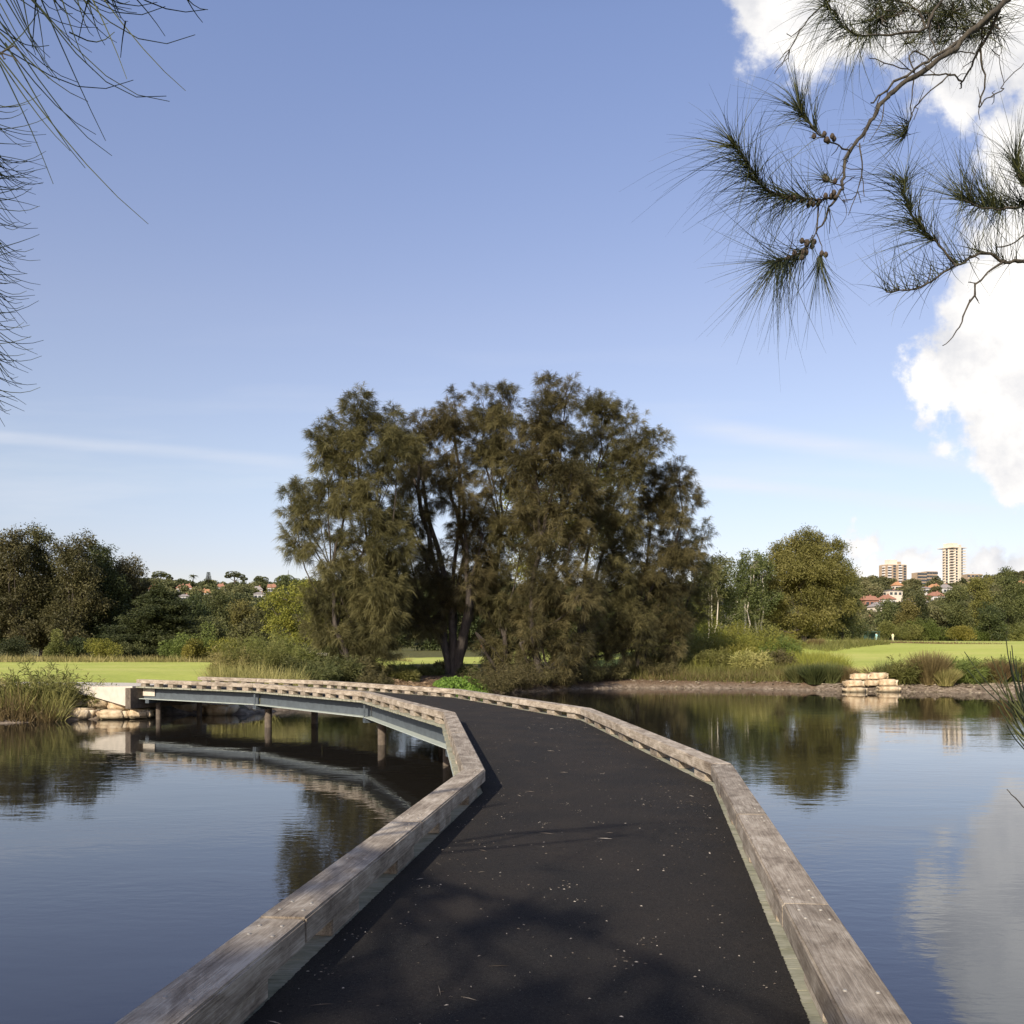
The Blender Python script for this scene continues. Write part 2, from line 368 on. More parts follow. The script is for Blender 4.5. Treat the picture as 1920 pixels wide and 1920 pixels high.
xs = np.concatenate([-np.geomspace(1600, 46, 34), np.arange(-45, 48.1, .45), np.geomspace(50, 1600, 34)])
ys = np.concatenate([np.array([-60, -40, -25, -15, -10]), np.arange(-7, 4, .45), np.arange(4, 30, 2.), np.arange(30, 76, .45), np.geomspace(76.5, 3000, 90)])
GX, GY = np.meshgrid(xs, ys); GZ = ground(GX, GY); S = shore_sd(GX, GY)
nx, ny = len(xs), len(ys); idx = np.arange(nx * ny).reshape(ny, nx)
Fg = np.stack([idx[:-1, :-1], idx[:-1, 1:], idx[1:, 1:], idx[1:, :-1]], -1).reshape(-1, 4)
def ground_mat():
    m, t, b, o = new_mat('ground_surface'); g = nd(t, 'ShaderNodeNewGeometry'); v = g.outputs['Position']
    at = nd(t, 'ShaderNodeAttribute', attribute_name='zone'); sp = nd(t, 'ShaderNodeSeparateColor'); t.links.new(at.outputs['Color'], sp.inputs[0])
    n1 = noise_t(t, v, .12, 5, .6); n2 = noise_t(t, v, 3.5, 6, .65); n3 = noise_t(t, v, 22, 4, .6)
    n5 = noise_t(t, mapping(t, v, sc=(.15, 1, 1), rot=(0, 0, .15)), .22, 4, .55)
    lawn = ramp(t, mth(t, 'ADD', mth(t, 'MULTIPLY', mth(t, 'ADD', n1.outputs[0], n5.outputs[0]), .37), mth(t, 'MULTIPLY', n2.outputs[0], .26)), [(.35, (.28, .33, .062)), (.5, (.39, .42, .098)), (.65, (.50, .47, .15))])
    rough = ramp(t, n2.outputs[0], [(.3, (.05, .055, .018)), (.5, (.10, .10, .035)), (.7, (.18, .15, .065))])
    mud = ramp(t, n2.outputs[0], [(.3, (.075, .058, .040)), (.5, (.165, .13, .095)), (.7, (.32, .265, .20))])
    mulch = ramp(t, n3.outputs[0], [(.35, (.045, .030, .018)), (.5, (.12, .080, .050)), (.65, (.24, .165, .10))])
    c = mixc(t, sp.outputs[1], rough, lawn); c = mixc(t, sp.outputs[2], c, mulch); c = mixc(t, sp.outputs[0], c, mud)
    setp(t, b, Base_Color=c, Roughness=.95); b.inputs['Specular IOR Level'].default_value = .1
    bump(t, b, mth(t, 'ADD', n3.outputs[0], n2.outputs[0]), .6, .05); return m
M['ground'] = ground_mat()
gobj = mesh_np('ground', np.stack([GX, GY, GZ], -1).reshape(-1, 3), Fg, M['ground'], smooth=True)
tag(gobj, kind='structure')
wobv = wob(GX, GY, .35, 4)
mud = (1 - sstep(1.0, 2.0, S + wobv * .4)); mud = np.where(GX < -9, 1 - sstep(.3, .9, S), mud)
shade_strip = (GX > -1) & (GX < 19) & (GY > 40); mud = np.where(shade_strip, 1 - sstep(.25, .7, S), mud)  # bank strip whose tree shade is put into the ground colour
lawn = sstep(3.2, 4.2, S + wobv * .9) * (1 - sstep(205, 225, GY))
lawn *= 1 - (np.exp(-(((GX - 3) / 12) ** 2 + ((GY - 60) / 8) ** 2)) > .45)
lawn *= 1 - ((GX < 0) & (GY > 74 + 3 * wobv))*1.0 * (1 - ((GX > -12) & (GY < 98)) * 1.0)
mulch = np.exp(-(((GX + 5.2) / 4.5) ** 2 + ((GY - 51) / 5) ** 2)); mulch = sstep(.35, .6, mulch)
mulch = np.maximum(mulch, sstep(.35, .6, np.exp(-(((GX - 7) / 10) ** 2 + ((GY - 59) / 5) ** 2))))
mulch = np.maximum(mulch, np.where(shade_strip, 1 - sstep(2.2, 3.4, S + wobv), 0))  # tree shade painted along this strip with the dark mulch colour
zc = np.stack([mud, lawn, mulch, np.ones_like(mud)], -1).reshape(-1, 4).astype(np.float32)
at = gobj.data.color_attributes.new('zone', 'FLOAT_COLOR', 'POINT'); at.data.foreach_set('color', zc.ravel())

w = mesh_np('water', np.array([(-900, -20, 0), (900, -20, 0), (900, 62, 0), (-900, 62, 0)]), np.array([[0, 1, 2, 3]]), M['water']); tag(w, kind='structure')

# sand bunker on the mound
def draped(name, cx, cy, rx, ry, mat, off, n=26, wobble=.25, seed=0):
    a = np.linspace(0, 2 * math.pi, n * 2, endpoint=False); rr = np.linspace(0, 1, 9)
    V = []
    for r in rr:
        e = 1 + wobble * np.sin(a * 3 + seed) * .5 + wobble * np.sin(a * 5 + seed * 2) * .3
        V.append(np.stack([cx + rx * r * e * np.cos(a), cy + ry * r * e * np.sin(a)], -1))
    V = np.concatenate(V); z = ground(V[:, 0], V[:, 1]) + off; k = len(a)
    i = np.arange(8)[:, None] * k; j = np.arange(k)[None]; j2 = (j + 1) % k
    Fq = np.stack([i + j, i + j2, i + k + j2, i + k + j], -1).reshape(-1, 4)
    o = mesh_np(name, np.column_stack([V, z]), Fq, mat, smooth=True); return o
M['sand'] = simple('bunker_sand', (.62, .54, .42), .95, .1, 2, .02)
tag(draped('sand_bunker', -15.6, 62.5, 2.6, 1.8, M['sand'], .05), kind='structure')

# concrete path running off the far end of the boardwalk to the left
def path_mesh():
    c = [(-13.0, 34.6), (-14.6, 35.6), (-17, 36.6), (-21, 37.6), (-27, 38.6), (-36, 40)]
    V = []; 
    for i, (x, y) in enumerate(c):
        a = np.array(c[max(i - 1, 0)]); b = np.array(c[min(i + 1, len(c) - 1)]); d = (b - a) / np.linalg.norm(b - a); nn = np.array([-d[1], d[0]])
        for s_ in (-1.2, 1.2):
            q = np.array([x, y]) + nn * s_; V.append((q[0], q[1], DECK - .02 - .012 * i))
    V = np.array(V); n = len(c); Vb = V.copy(); Vb[:, 2] -= .35; A = np.concatenate([V, Vb]); o_ = 2 * n; Fq = []
    for i in range(n - 1):
        a, b, c_, d = 2 * i, 2 * i + 1, 2 * i + 3, 2 * i + 2
        Fq += [[a, b, c_, d], [a, d, d + o_, a + o_], [b, b + o_, c_ + o_, c_]]
    o = mesh_np('path', A, np.array(Fq), M['concrete']); tag(o, kind='structure')
path_mesh()

# ---------------------------------------------------------------- boardwalk
Lp = [np.array(p) for p in [(-1.82, -1.0), (-.295, 9.75), (-1.14, 17.8), (-4.1, 25.4), (-8.8, 30.6), (-14.3, 34.0)]]
Rp = [np.array(p) for p in [(.564, -1.0), (2.30, 10.2), (1.46, 18.9), (-1.78, 26.7), (-7.0, 32.6), (-13.05, 36.5)]]
KW, TH, BH = .25, .14, .115          # kerb rail width, height, block height
def offset_poly(pl, d):
    """offset a polyline to its left by d, mitred"""
    out = []
    for i in range(len(pl)):
        ds = []
        if i > 0: v = pl[i] - pl[i - 1]; ds.append(v / np.linalg.norm(v))
        if i < len(pl) - 1: v = pl[i + 1] - pl[i]; ds.append(v / np.linalg.norm(v))
        ns = [np.array([-q[1], q[0]]) for q in ds]
        m = sum(ns); m = m / np.linalg.norm(m); out.append(pl[i] + m * d / (m @ ns[0]))
    return out
bw = empty('boardwalk', (0, 0, 0)); tag(bw, 'curved timber boardwalk with black mat and low grey kerb rails, crossing the pond', 'boardwalk')
def prism(name, quad, z0, z1, mat, parent, bev=0.008, axis=None):
    """quad: 4 xy points (a0,a1 along inner side, b1,b0 along outer) extruded z0..z1; object frame runs along the piece"""
    q = [np.asarray(p, float) for p in quad]; c = sum(q) / 4; d = (q[1] - q[0]); ang = math.atan2(d[1], d[0])
    ca, sa = math.cos(-ang), math.sin(-ang)
    bm = bmesh.new(); vs = []
    for z in (z0, z1):
        for p in q:
            r = p - c; vs.append(bm.verts.new((r[0] * ca - r[1] * sa, r[0] * sa + r[1] * ca, z - z0)))
    for f in ((0, 1, 2, 3), (7, 6, 5, 4), (0, 4, 5, 1), (1, 5, 6, 2), (2, 6, 7, 3), (3, 7, 4, 0)): bm.faces.new([vs[i] for i in f])
    bmesh.ops.recalc_face_normals(bm, faces=bm.faces)
    if bev: bmesh.ops.bevel(bm, geom=bm.edges[:], offset=bev, segments=2, affect='EDGES')
    return obj_bm(name, bm, mat, parent, loc=(c[0], c[1], z0), rot=(0, 0, ang))
def lerp(a, b, t): return a + (b - a) * t
spacing = [1.37, 1.05, 1.0, .74, .80]; blen = [.48, .42, .40, .30, .30]
LJ = [[.32, .508, .733], [.5], [.5], [.5], [.5]]; RJ = [[.30, .511, .732], [.47], [.5], [.55], [.5]]
for side, pl, sg, JJ in (('L', Lp, 1, LJ), ('R', Rp, -1, RJ)):
    outp = offset_poly(pl, sg * KW); bi = offset_poly(pl, sg * .040); bo = offset_poly(pl, sg * (KW - .02))
    for s in range(5):
        ts = [0] + JJ[s] + [1]
        for a, b in zip(ts[:-1], ts[1:]):
            g0 = .0015 / 8
            dz = random.uniform(-.003, .004)
            q = [lerp(pl[s], pl[s + 1], a + g0), lerp(pl[s], pl[s + 1], b - g0), lerp(outp[s], outp[s + 1], b - g0), lerp(outp[s], outp[s + 1], a + g0)]
            rail = prism('kerb_rail', q, DECK + BH + dz, DECK + BH + TH + dz, M['wood'], bw, .011)
            # bolt caps near the piece's ends
            L = np.linalg.norm(pl[s + 1] - pl[s]) * (b - a)
            if s == 0:
                ang = rail.rotation_euler[2]; rows = [(-L / 2 + .12, 2), (L / 2 - .12, 2)]
                if s == 0: rows += [(-L / 2 + .26, 2), (L / 2 - .26, 2), (0, 2)]
                for (lx, k) in rows:
                    for ly in (-.06, .06):
                        bmx = bmesh.new(); bmesh.ops.create_cone(bmx, cap_ends=True, segments=12, radius1=.010, radius2=.007, depth=.006)
                        o = obj_bm('bolt_cap', bmx, M['bolt'], rail, smooth=False, loc=(lx + random.uniform(-.012, .012), ly + random.uniform(-.012, .012), TH + .003))
        L = np.linalg.norm(pl[s + 1] - pl[s]); n = max(1, round(L / spacing[s]))
        for k in range(n):
            c = (k + .5) / n if s > 0 else (k + .62) / n
            h = blen[s] / L / 2
            if c + h > .997: c = .997 - h
            q = [lerp(bi[s], bi[s + 1], c - h), lerp(bi[s], bi[s + 1], c + h), lerp(bo[s], bo[s + 1], c + h), lerp(bo[s], bo[s + 1], c - h)]
            prism('kerb_block', q, DECK - .006, DECK + BH - .004, M['wood'], bw, .006)
# deck boards and matting
LO = offset_poly(Lp, KW + .03); RO = offset_poly(Rp, -(KW + .03))
def boards():
    V = []; Fq = []; n = 0
    for s in range(5):
        L = (np.linalg.norm(LO[s + 1] - LO[s]) + np.linalg.norm(RO[s + 1] - RO[s])) / 2; k = int(L / .14)
        for i in range(k):
            t0, t1 = i / k + .003 / L, (i + 1) / k - .003 / L
            j = [random.uniform(-.012, .012) for _ in range(2)]; dzz = random.uniform(-.002, .002)
            a0, a1 = lerp(LO[s], LO[s + 1], t0), lerp(LO[s], LO[s + 1], t1); b0, b1 = lerp(RO[s], RO[s + 1], t0), lerp(RO[s], RO[s + 1], t1)
            dirn = (b0 - a0) / np.linalg.norm(b0 - a0); a0, a1, b0, b1 = a0 - dirn * j[0], a1 - dirn * j[0], b0 + dirn * j[1], b1 + dirn * j[1]
            zt, zb = DECK - .008 + dzz, DECK - .055
            for z in (zb, zt):
                for p in (a0, a1, b1, b0): V.append((p[0], p[1], z))
            for f in ((3, 2, 1, 0), (4, 5, 6, 7), (0, 1, 5, 4), (1, 2, 6, 5), (2, 3, 7, 6), (3, 0, 4, 7)): Fq.append([n + q for q in f])
            n += 8
    o = mesh_np('deck_boards', np.array(V), np.array(Fq), M['plank'], bw); return o
boards()
def matting():
    LI = offset_poly(Lp, .03); RI = offset_poly(Rp, -.02); V = []; rows = 0; K = 9
    LI0 = offset_poly(Lp, .03)
    for s in range(5):
        n = 900 if s == 0 else 200
        for i in range(n + (s == 4)):
            t = i / n; a = lerp(LI[s], LI[s + 1], t); b = lerp(RI[s], RI[s + 1], t); d = (b - a) / np.linalg.norm(b - a)
            a = a + d * (random.uniform(-.004, .004)); b = b - d * (.062 * (1 - t) * (s == 0) + random.uniform(-.0045, .0045))
            for q in range(K):
                p = lerp(a, b, q / (K - 1)); V.append((p[0], p[1], DECK + .006 - (.010 if q in (0, K - 1) else 0)))
            rows += 1
    ii = np.arange(rows * K).reshape(rows, K); Fq = np.stack([ii[:-1, :-1], ii[:-1, 1:], ii[1:, 1:], ii[1:, :-1]], -1).reshape(-1, 4)
    mesh_np('deck_matting', np.array(V), Fq, M['deck'], bw)
matting()
# steel beams under both edges, cross heads and piles
def beam(pl, sg, s):
    web = offset_poly(pl, sg * (KW - .30)); fo = offset_poly(pl, sg * (KW - .06)); fi = offset_poly(pl, sg * (KW - .42))
    g = .03 / np.linalg.norm(pl[s + 1] - pl[s]); zt, zb = DECK - .057, .83
    w0 = offset_poly(pl, sg * (KW - .29))
    A = lambda P_, t: lerp(P_[s], P_[s + 1], t)
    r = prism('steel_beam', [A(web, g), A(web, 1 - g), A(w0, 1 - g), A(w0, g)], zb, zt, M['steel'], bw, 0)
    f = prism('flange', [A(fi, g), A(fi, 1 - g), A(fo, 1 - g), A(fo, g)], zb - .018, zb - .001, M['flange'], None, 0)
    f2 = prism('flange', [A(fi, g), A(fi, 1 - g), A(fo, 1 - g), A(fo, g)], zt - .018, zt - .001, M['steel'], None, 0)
    for q in (f, f2):
        bpy.context.view_layer.update(); q.parent = r; q.matrix_parent_inverse = r.matrix_world.inverted()
for s in range(5):
    if s == 0: beam(Lp, 1, 0); beam(Rp, -1, 0)
    else: beam(Lp, 1, s); beam(Rp, -1, s)
def tube_bm(r, z0, z1, seg=20):
    b = bmesh.new(); bmesh.ops.create_cone(b, cap_ends=True, segments=seg, radius1=r, radius2=r, depth=z1 - z0)
    for v in b.verts: v.co.z += (z0 + z1) / 2
    return b
for s in range(1, 6):
    a, b = Lp[s], Rp[s]; d = (b - a) / np.linalg.norm(b - a); sh = np.array([0, 0.]) if s < 5 else np.array([.45, -.25])
    a2, b2 = a + sh - d * .18, b + sh + d * .18; nn = np.array([-d[1], d[0]]) * .1
    prism('cross_head', [a2 - nn, b2 - nn, b2 + nn, a2 + nn], .66, .808, M['steel'], bw, .004)
    for q in (a2 + d * .55, b2 - d * .55):
        obj_bm('pile', tube_bm(.125 if s < 5 else .10, -1.2, .658), M['pile'], bw, smooth=False, loc=(q[0], q[1], 0))
    if s < 5:
        for sg_, pp in ((1, a), (-1, b)):
            o_ = pp - d * sg_ * .0 - d * (sg_ * (KW - .08))
            prism('splice_plate', [o_ - nn * .5 - d * .01, o_ - nn * .5 + d * .01, o_ + nn * .5 + d * .01, o_ + nn * .5 - d * .01], .70, 1.2, M['steel'], bw, 0)
obj_bm('pile', tube_bm(.125, -1.2, .80), M['pile'], bw, loc=(-1.55, 21.3, 0))

# abutment wall at the far end
ab = empty('concrete_abutment', (-14.6, 34.6, 0)); tag(ab, 'pale concrete wing wall where the boardwalk meets the grass bank', 'abutment')
def wing():
    pts = [(-14.55, 33.72), (-15.0, 33.95), (-16.6, 34.75), (-18.4, 35.6)]; tz = [DECK - .0, DECK - .02, DECK - .06, DECK - .1]; bz = [.45, .55, .85, 1.05]
    V = []; Fq = []
    for (x, y), t_, b_ in zip(pts, tz, bz):
        for off in (0, .9):
            V += [(x + off * .42, y + off * .9, b_), (x + off * .42, y + off * .9, t_)]
    for i in range(3):
        k = 4 * i; Fq += [[k, k + 4, k + 5, k + 1], [k + 1, k + 5, k + 7, k + 3], [k + 2, k + 3, k + 7, k + 6]]
    Fq.append([0, 1, 3, 2]); Fq.append([12, 14, 15, 13])
    mesh_np('wing_wall', np.array(V), np.array(Fq), M['concrete'], ab, loc=None).location = (14.6, -34.6, 0)
wing()
prism('end_beam', [(-14.75, 33.55), (-13.0, 37.0), (-12.8, 36.9), (-14.5, 33.45)], .45, DECK - .06, M['pile'], None, .01)
eb = bpy.data.objects['end_beam']; eb.parent = ab; eb.location = (eb.location[0] + 14.6, eb.location[1] - 34.6, eb.location[2])

# litter on the deck
def litter():
    n = 1900; V = []; T = []
    s = RG.choice(5, n, p=[.62, .2, .1, .05, .03]); t = RG.random(n) ; wv = RG.random(n)
    wv = np.where(RG.random(n) < .45, RG.beta(.6, 3, n) if True else 0, wv); wv = np.where(RG.random(n) < .5, 1 - wv, wv)
    A = np.array([lerp(Lp[a], Lp[a + 1], b) for a, b in zip(s, t)]); B = np.array([lerp(Rp[a], Rp[a + 1], b) for a, b in zip(s, t)])
    pos = A + (B - A) * (.03 + .94 * wv)[:, None]
    clus = RG.integers(0, 60, n); off = RG.normal(0, .05, (n, 2)); pc = pos[clus]; use = RG.random(n) < .25; pos = np.where(use[:, None], pc + off, pos)
    ang = RG.random(n) * math.tau; L = RG.uniform(.006, .024, n); long = RG.random(n) < .035; L = np.where(long, RG.uniform(.06, .16, n), L)
    W = np.where(long, .0016, RG.uniform(.0012, .0030, n)); d = np.stack([np.cos(ang), np.sin(ang)], -1); pn = np.stack([-d[:, 1], d[:, 0]], -1)
    z = DECK + .0085 + RG.random(n) * .003
    q = [pos - d * L[:, None] / 2, pos + pn * W[:, None], pos + d * L[:, None] / 2, pos - pn * W[:, None]]
    V = np.stack([np.column_stack([p, z + (.004 if i in (1,) else 0)]) for i, p in enumerate(q)], 1).reshape(-1, 3)
    m = foliage_mat('leaf_litter', (.07, .055, .04), (.20, .17, .13), (.46, .42, .35), 0, 5)
    o = mesh_np('leaf_litter', V, np.arange(4 * n).reshape(n, 4), m, tint=RG.random(n)); tag(o, 'pale twigs, needles and leaf bits strewn over the black mat', 'leaf litter', kind='stuff')
litter()

# ---------------------------------------------------------------- trees
DENS = 5.2
def lobe_pts(lobes, per, rg, sub=.30, nsub=9):
    """clump centres on and in ellipsoidal lobes -> tuft points and outward directions"""
    PP = []; DD = []; TT = []; SC = []
    for (c, r) in lobes:
        c = np.asarray(c, float); r = np.asarray(r, float)
        k = nsub; d = nrm(rg.normal(0, 1, (k, 3))); rr = rg.uniform(.45, 1.0, k) ** .7
        sc = c + d * r * rr[:, None]; sr = np.mean(r) * sub * rg.uniform(.75, 1.4, k)
        m = max(3, int(DENS * per * (r[0] * r[2]) / k))
        for q in range(k):
            dd = nrm(rg.normal(0, 1, (m, 3))); rad = rg.random(m) ** (1 / 2.2)
            p = sc[q] + dd * (sr[q] * np.array([1, 1, .85])) * rad[:, None]
            PP.append(p); DD.append(nrm(dd * .7 + nrm(p - c) * .6)); TT.append(np.full(m, rg.random())); SC.append(sc[q])
    return np.concatenate(PP), np.concatenate(DD), np.concatenate(TT), SC
def skeleton(tb, base, lobes, SC, r0, rg, split=.22, stems=1, k=7, fan=3.0):
    base = np.asarray(base, float); C_ = [np.asarray(c, float) for c, r in lobes]
    top = max(c[2] for c in C_); H = top - base[2]; mean = np.mean([c[:2] for c in C_], 0)
    nodes = []; par = []
    for s in range(stems):
        off = rg.normal(0, .12 * stems, 2) if stems > 1 else np.zeros(2)
        b = base + np.array([off[0] * .5, off[1] * .5, -.2])
        fk = np.array([*(base[:2] * .75 + mean * .25 * min(1, fan) + off * fan), base[2] + H * split * rg.uniform(.7, 1.2)])
        nodes.append(b); par.append(-1); nodes.append(fk); par.append(len(nodes) - 2)
    plen = [0.0] * len(nodes)
    for i in np.argsort([c[2] for c in C_]):
        c = C_[i] - np.array([0, 0, lobes[i][1][2] * .5]); best = None
        for j in range(len(nodes)):
            if par[j] == -1: continue
            q = nodes[j]; dz = c[2] - q[2]; dd = np.linalg.norm(c - q)
            if dz < -.2: continue
            slope = abs(np.hypot(*(c[:2] - q[:2]))) / (dz + .3)
            cost = dd + .82 * plen[j] + 1.2 * max(0, slope - 1.2)
            if par[j] >= 0:
                a = nodes[j] - nodes[par[j]]; cosv = (a @ (c - q)) / (np.linalg.norm(a) * dd + 1e-6); cost += 6 * (1 - cosv)
            if best is None or cost < best[0]: best = (cost, j, dd)
        if best is None: best = (0, 1, 1)
        nodes.append(c); par.append(best[1]); plen.append(plen[best[1]] + best[2])
    load = np.ones(len(nodes))
    for i in range(len(nodes) - 1, -1, -1):
        if par[i] >= 0: load[par[i]] += load[i]
    mx = load.max()
    for i, p in enumerate(par):
        if p < 0: continue
        rr1 = r0 * .8 * (load[i] / mx) ** .6; rr0 = min(r0, rr1 * 1.25) if par[p] != -1 else r0 * (load[p] / mx) ** .5
        d = np.linalg.norm(nodes[i] - nodes[p]); st = nodes[p] if par[p] < 0 else nodes[p] + nrm(nodes[par[p]] - nodes[p]) * rr0 * .9
        tb.add(bez(st, nodes[i], -.03 * d, 6, d * .014, rg), np.linspace(rr0, rr1 * .8, 6), k)
    N = np.array(nodes)
    for sc in SC:
        dist = np.linalg.norm(N - sc, axis=1) + np.where(N[:, 2] > sc[2] + .5, 3, 0); j = int(np.argmin(dist)); d = dist[j]
        tb.add(bez(N[j], sc, .05 * d, 5, d * .04, rg), np.linspace(min(r0 * .11, .034), .010, 5), 4)
def px_lobes(D, ls, rg, depth=1.0, jit=.6):
    out = []
    for l in ls:
        px, py, rx, ry = l[:4]; dd = l[4] if len(l) > 4 else rg.uniform(-jit, jit)
        c = P(px, py, D + dd); out.append((c, (rx / F * D, (rx + ry) * .5 / F * D * depth, ry / F * D)))
    return out
def finish_tree(name, lobes, base, kind, mat, bark, r0, per, rg, label, cat='tree', group=None, L=.5, W=.022, k=40, stems=1, split=.22, nsub=13, sub=.42, limbs=()):
    base = np.asarray(base, float); root = empty(name, tuple(base)); tag(root, label, cat, group)
    Pp, Dd, Tt, SC = lobe_pts(lobes, per, rg, sub, nsub)
    if kind == 'needle':
        d0 = nrm(Dd * .8 + np.array([0, 0, .55])); n = len(Pp)
        Pb = np.repeat(Pp, k, 0); ax = np.repeat(d0, k, 0); off = rg.random(n * k)[:, None]
        Pb = Pb + ax * (off * L * .8) + rg.normal(0, .03, (n * k, 3))
        dr = nrm(ax * 1.0 + rg.normal(0, .55, (n * k, 3))); tt = np.clip(np.repeat(Tt, k) * .7 + rg.random(n * k) * .3, 0, 1)
        V, Fq = leaves(Pb, dr, L * rg.uniform(.6, 1.35, n * k), W, .52, rg, .4)
    else:
        n = len(Pp); Pb = np.repeat(Pp, k, 0) + rg.normal(0, L * .9, (n * k, 3)); dr = nrm(np.repeat(Dd, k, 0) * .5 + rg.normal(0, .8, (n * k, 3)) + np.array([0, 0, -.15]))
        tt = np.clip(np.repeat(Tt, k) * .6 + rg.random(n * k) * .4, 0, 1); V, Fq = leaves(Pb, dr, L * rg.uniform(.7, 1.3, n * k), W, .1, rg, .5)
    mesh_np('crown', V - base, Fq, mat, root, tint=tt)
    tb = Tubes()
    for D_, pl_, r_ in limbs:
        q_ = np.array([P(a_, b_, D_ + .25 * math.sin(i_ * 1.9 + a_)) for i_, (a_, b_) in enumerate(pl_)]); tt_ = np.linspace(0, len(q_) - 1, len(q_) * 4); q2 = np.stack([np.interp(tt_, np.arange(len(q_)), q_[:, c_]) for c_ in range(3)], -1)
        for _ in range(2): q2[1:-1] = (q2[:-2] + q2[1:-1] * 2 + q2[2:]) / 4
        tb.add(q2, np.linspace(r_, r_ * .22, len(q2)), 7)
    skeleton(tb, base, lobes, SC, r0, rg, split, stems, fan=1.2 if bark == M['palebark'] else 3.0); V = np.concatenate(tb.V) - base
    mesh_np('trunk', V, np.concatenate(tb.F), bark, root, smooth=True)
    return root
def copy_tree(o, loc, rz, sc, label=None, group=None):
    c = o.copy(); COL.objects.link(c); c.location = loc; c.rotation_euler = (0, 0, rz); c.scale = sc
    if label: c['label'] = label
    if group: c['group'] = group
    for ch in list(o.children):
        q = ch.copy(); COL.objects.link(q); q.parent = c
    return c

def casu(px, D, ls, label, seed, per=16, base_z=None, limbs=None, r0=.26, stems=1, split=.2, k=56, mat='casuarina', L=.46, W=.020, sub=.56, **kw):
    rg = np.random.default_rng(seed); x = (px - 960) / F * D
    base = (x, D, gz(x, D)); lb = px_lobes(D, ls, rg)
    return finish_tree('casuarina_tree', lb, base, 'needle', M[mat], M['bark'], r0, per, rg, label, group='casuarinas on the far bank', L=L, W=W, k=k, stems=stems, split=split, limbs=[(D, l, r) for l, r in (limbs or [])], **kw)
casu(690, 50, [(672, 762, 26, 36), (655, 800, 34, 36), (640, 835, 38, 40), (606, 835, 22, 34), (700, 840, 44, 50), (735, 800, 26, 34), (745, 850, 36, 40), (615, 890, 34, 36), (550, 940, 26, 34), (562, 1010, 30, 36), (650, 925, 44, 48), (600, 960, 34, 36),
               (705, 930, 48, 52), (620, 1040, 36, 44), (680, 1010, 46, 52), (725, 1030, 44, 56), (640, 1100, 44, 50), (700, 1110, 50, 54), (625, 1165, 40, 44), (675, 1180, 50, 48), (665, 1235, 45, 34), (722, 1170, 34, 42), (700, 1225, 40, 34), (640, 1210, 36, 34), (715, 1105, 36, 46), (600, 1125, 28, 36), (575, 965, 24, 30)],
     'tall feathery casuarina at the left edge of the central clump, leaning over the boardwalk bend', 11, r0=.2, stems=3, split=.15, k=56, per=20,
     limbs=[([(688, 1270), (665, 1180), (630, 1100), (590, 1030), (560, 975), (540, 925)], .07), ([(640, 1120), (605, 1060), (575, 1025), (545, 1010)], .035), ([(692, 1270), (700, 1150), (690, 1020), (672, 900), (668, 800), (672, 745)], .10), ([(695, 1200), (725, 1060), (742, 940), (745, 830)], .06)])
casu(846, 56, [(785, 798, 24, 34), (770, 850, 36, 40), (785, 905, 34, 42), (765, 960, 42, 48), (850, 785, 30, 40), (835, 830, 36, 42), (845, 885, 40, 44), (870, 935, 38, 40), (760, 1040, 42, 50), (790, 1110, 38, 48), (765, 1150, 36, 44), (800, 1158, 28, 36), (822, 1062, 26, 40), (878, 1090, 28, 44), (836, 1112, 26, 36), (870, 1010, 20, 30), (905, 985, 34, 40), (893, 1060, 30, 44)],
     'thick-trunked casuarina with spreading forked limbs behind the green ground cover', 12, r0=.36, stems=4, split=.30, k=56, per=20,
     limbs=[([(852, 1252), (850, 1200), (846, 1150), (835, 1090), (822, 1030), (803, 975), (792, 900), (787, 810)], .30), ([(848, 1160), (862, 1080), (878, 1010), (905, 960), (930, 900)], .16), ([(847, 1150), (850, 1070), (862, 980), (860, 880), (850, 790)], .16), ([(840, 1235), (815, 1180), (790, 1130), (770, 1060), (762, 960)], .12), ([(835, 1090), (800, 1040), (775, 990), (765, 900)], .08)])
casu(950, 57, [(912, 768, 32, 40), (900, 820, 36, 42), (955, 760, 30, 36), (940, 815, 40, 46), (925, 880, 42, 48), (965, 890, 40, 50), (940, 960, 44, 50), (975, 1010, 44, 52), (930, 1050, 42, 50), (960, 1110, 48, 50), (920, 1140, 36, 46), (950, 1190, 44, 46), (930, 1235, 34, 38), (975, 1245, 40, 34)],
     'casuarina drooping to the water beside the thick forked trunk, in the middle of the clump', 13, r0=.24, stems=3)
casu(1022, 55, [(1022, 738, 20, 34), (1010, 775, 34, 40), (1045, 780, 32, 44), (1060, 745, 22, 32), (1000, 830, 42, 46), (1050, 845, 44, 48), (1010, 900, 48, 52), (1060, 925, 50, 56), (1010, 985, 50, 56), (1060, 1020, 54, 60), (1020, 1080, 54, 56), (1075, 1110, 54, 56), (1010, 1160, 50, 50), (1070, 1190, 50, 46), (1030, 1235, 50, 38)],
     'tallest casuarina in the central clump, its peak above all the others', 14, r0=.3, stems=3)
casu(1085, 60, [(1130, 758, 28, 34), (1100, 790, 34, 40), (1150, 795, 34, 36), (1185, 812, 30, 34), (1220, 832, 28, 26), (1195, 850, 32, 34), (1120, 860, 44, 44), (1165, 880, 38, 40), (1110, 930, 50, 50), (1160, 950, 48, 50), (1130, 1010, 52, 54), (1180, 1060, 50, 54), (1130, 1090, 52, 54), (1140, 1160, 54, 50), (1190, 1190, 44, 44), (1110, 1215, 40, 36)],
     'open-topped casuarina right of the tallest one, sky showing through its upper twigs', 15, r0=.28, stems=3, per=14)
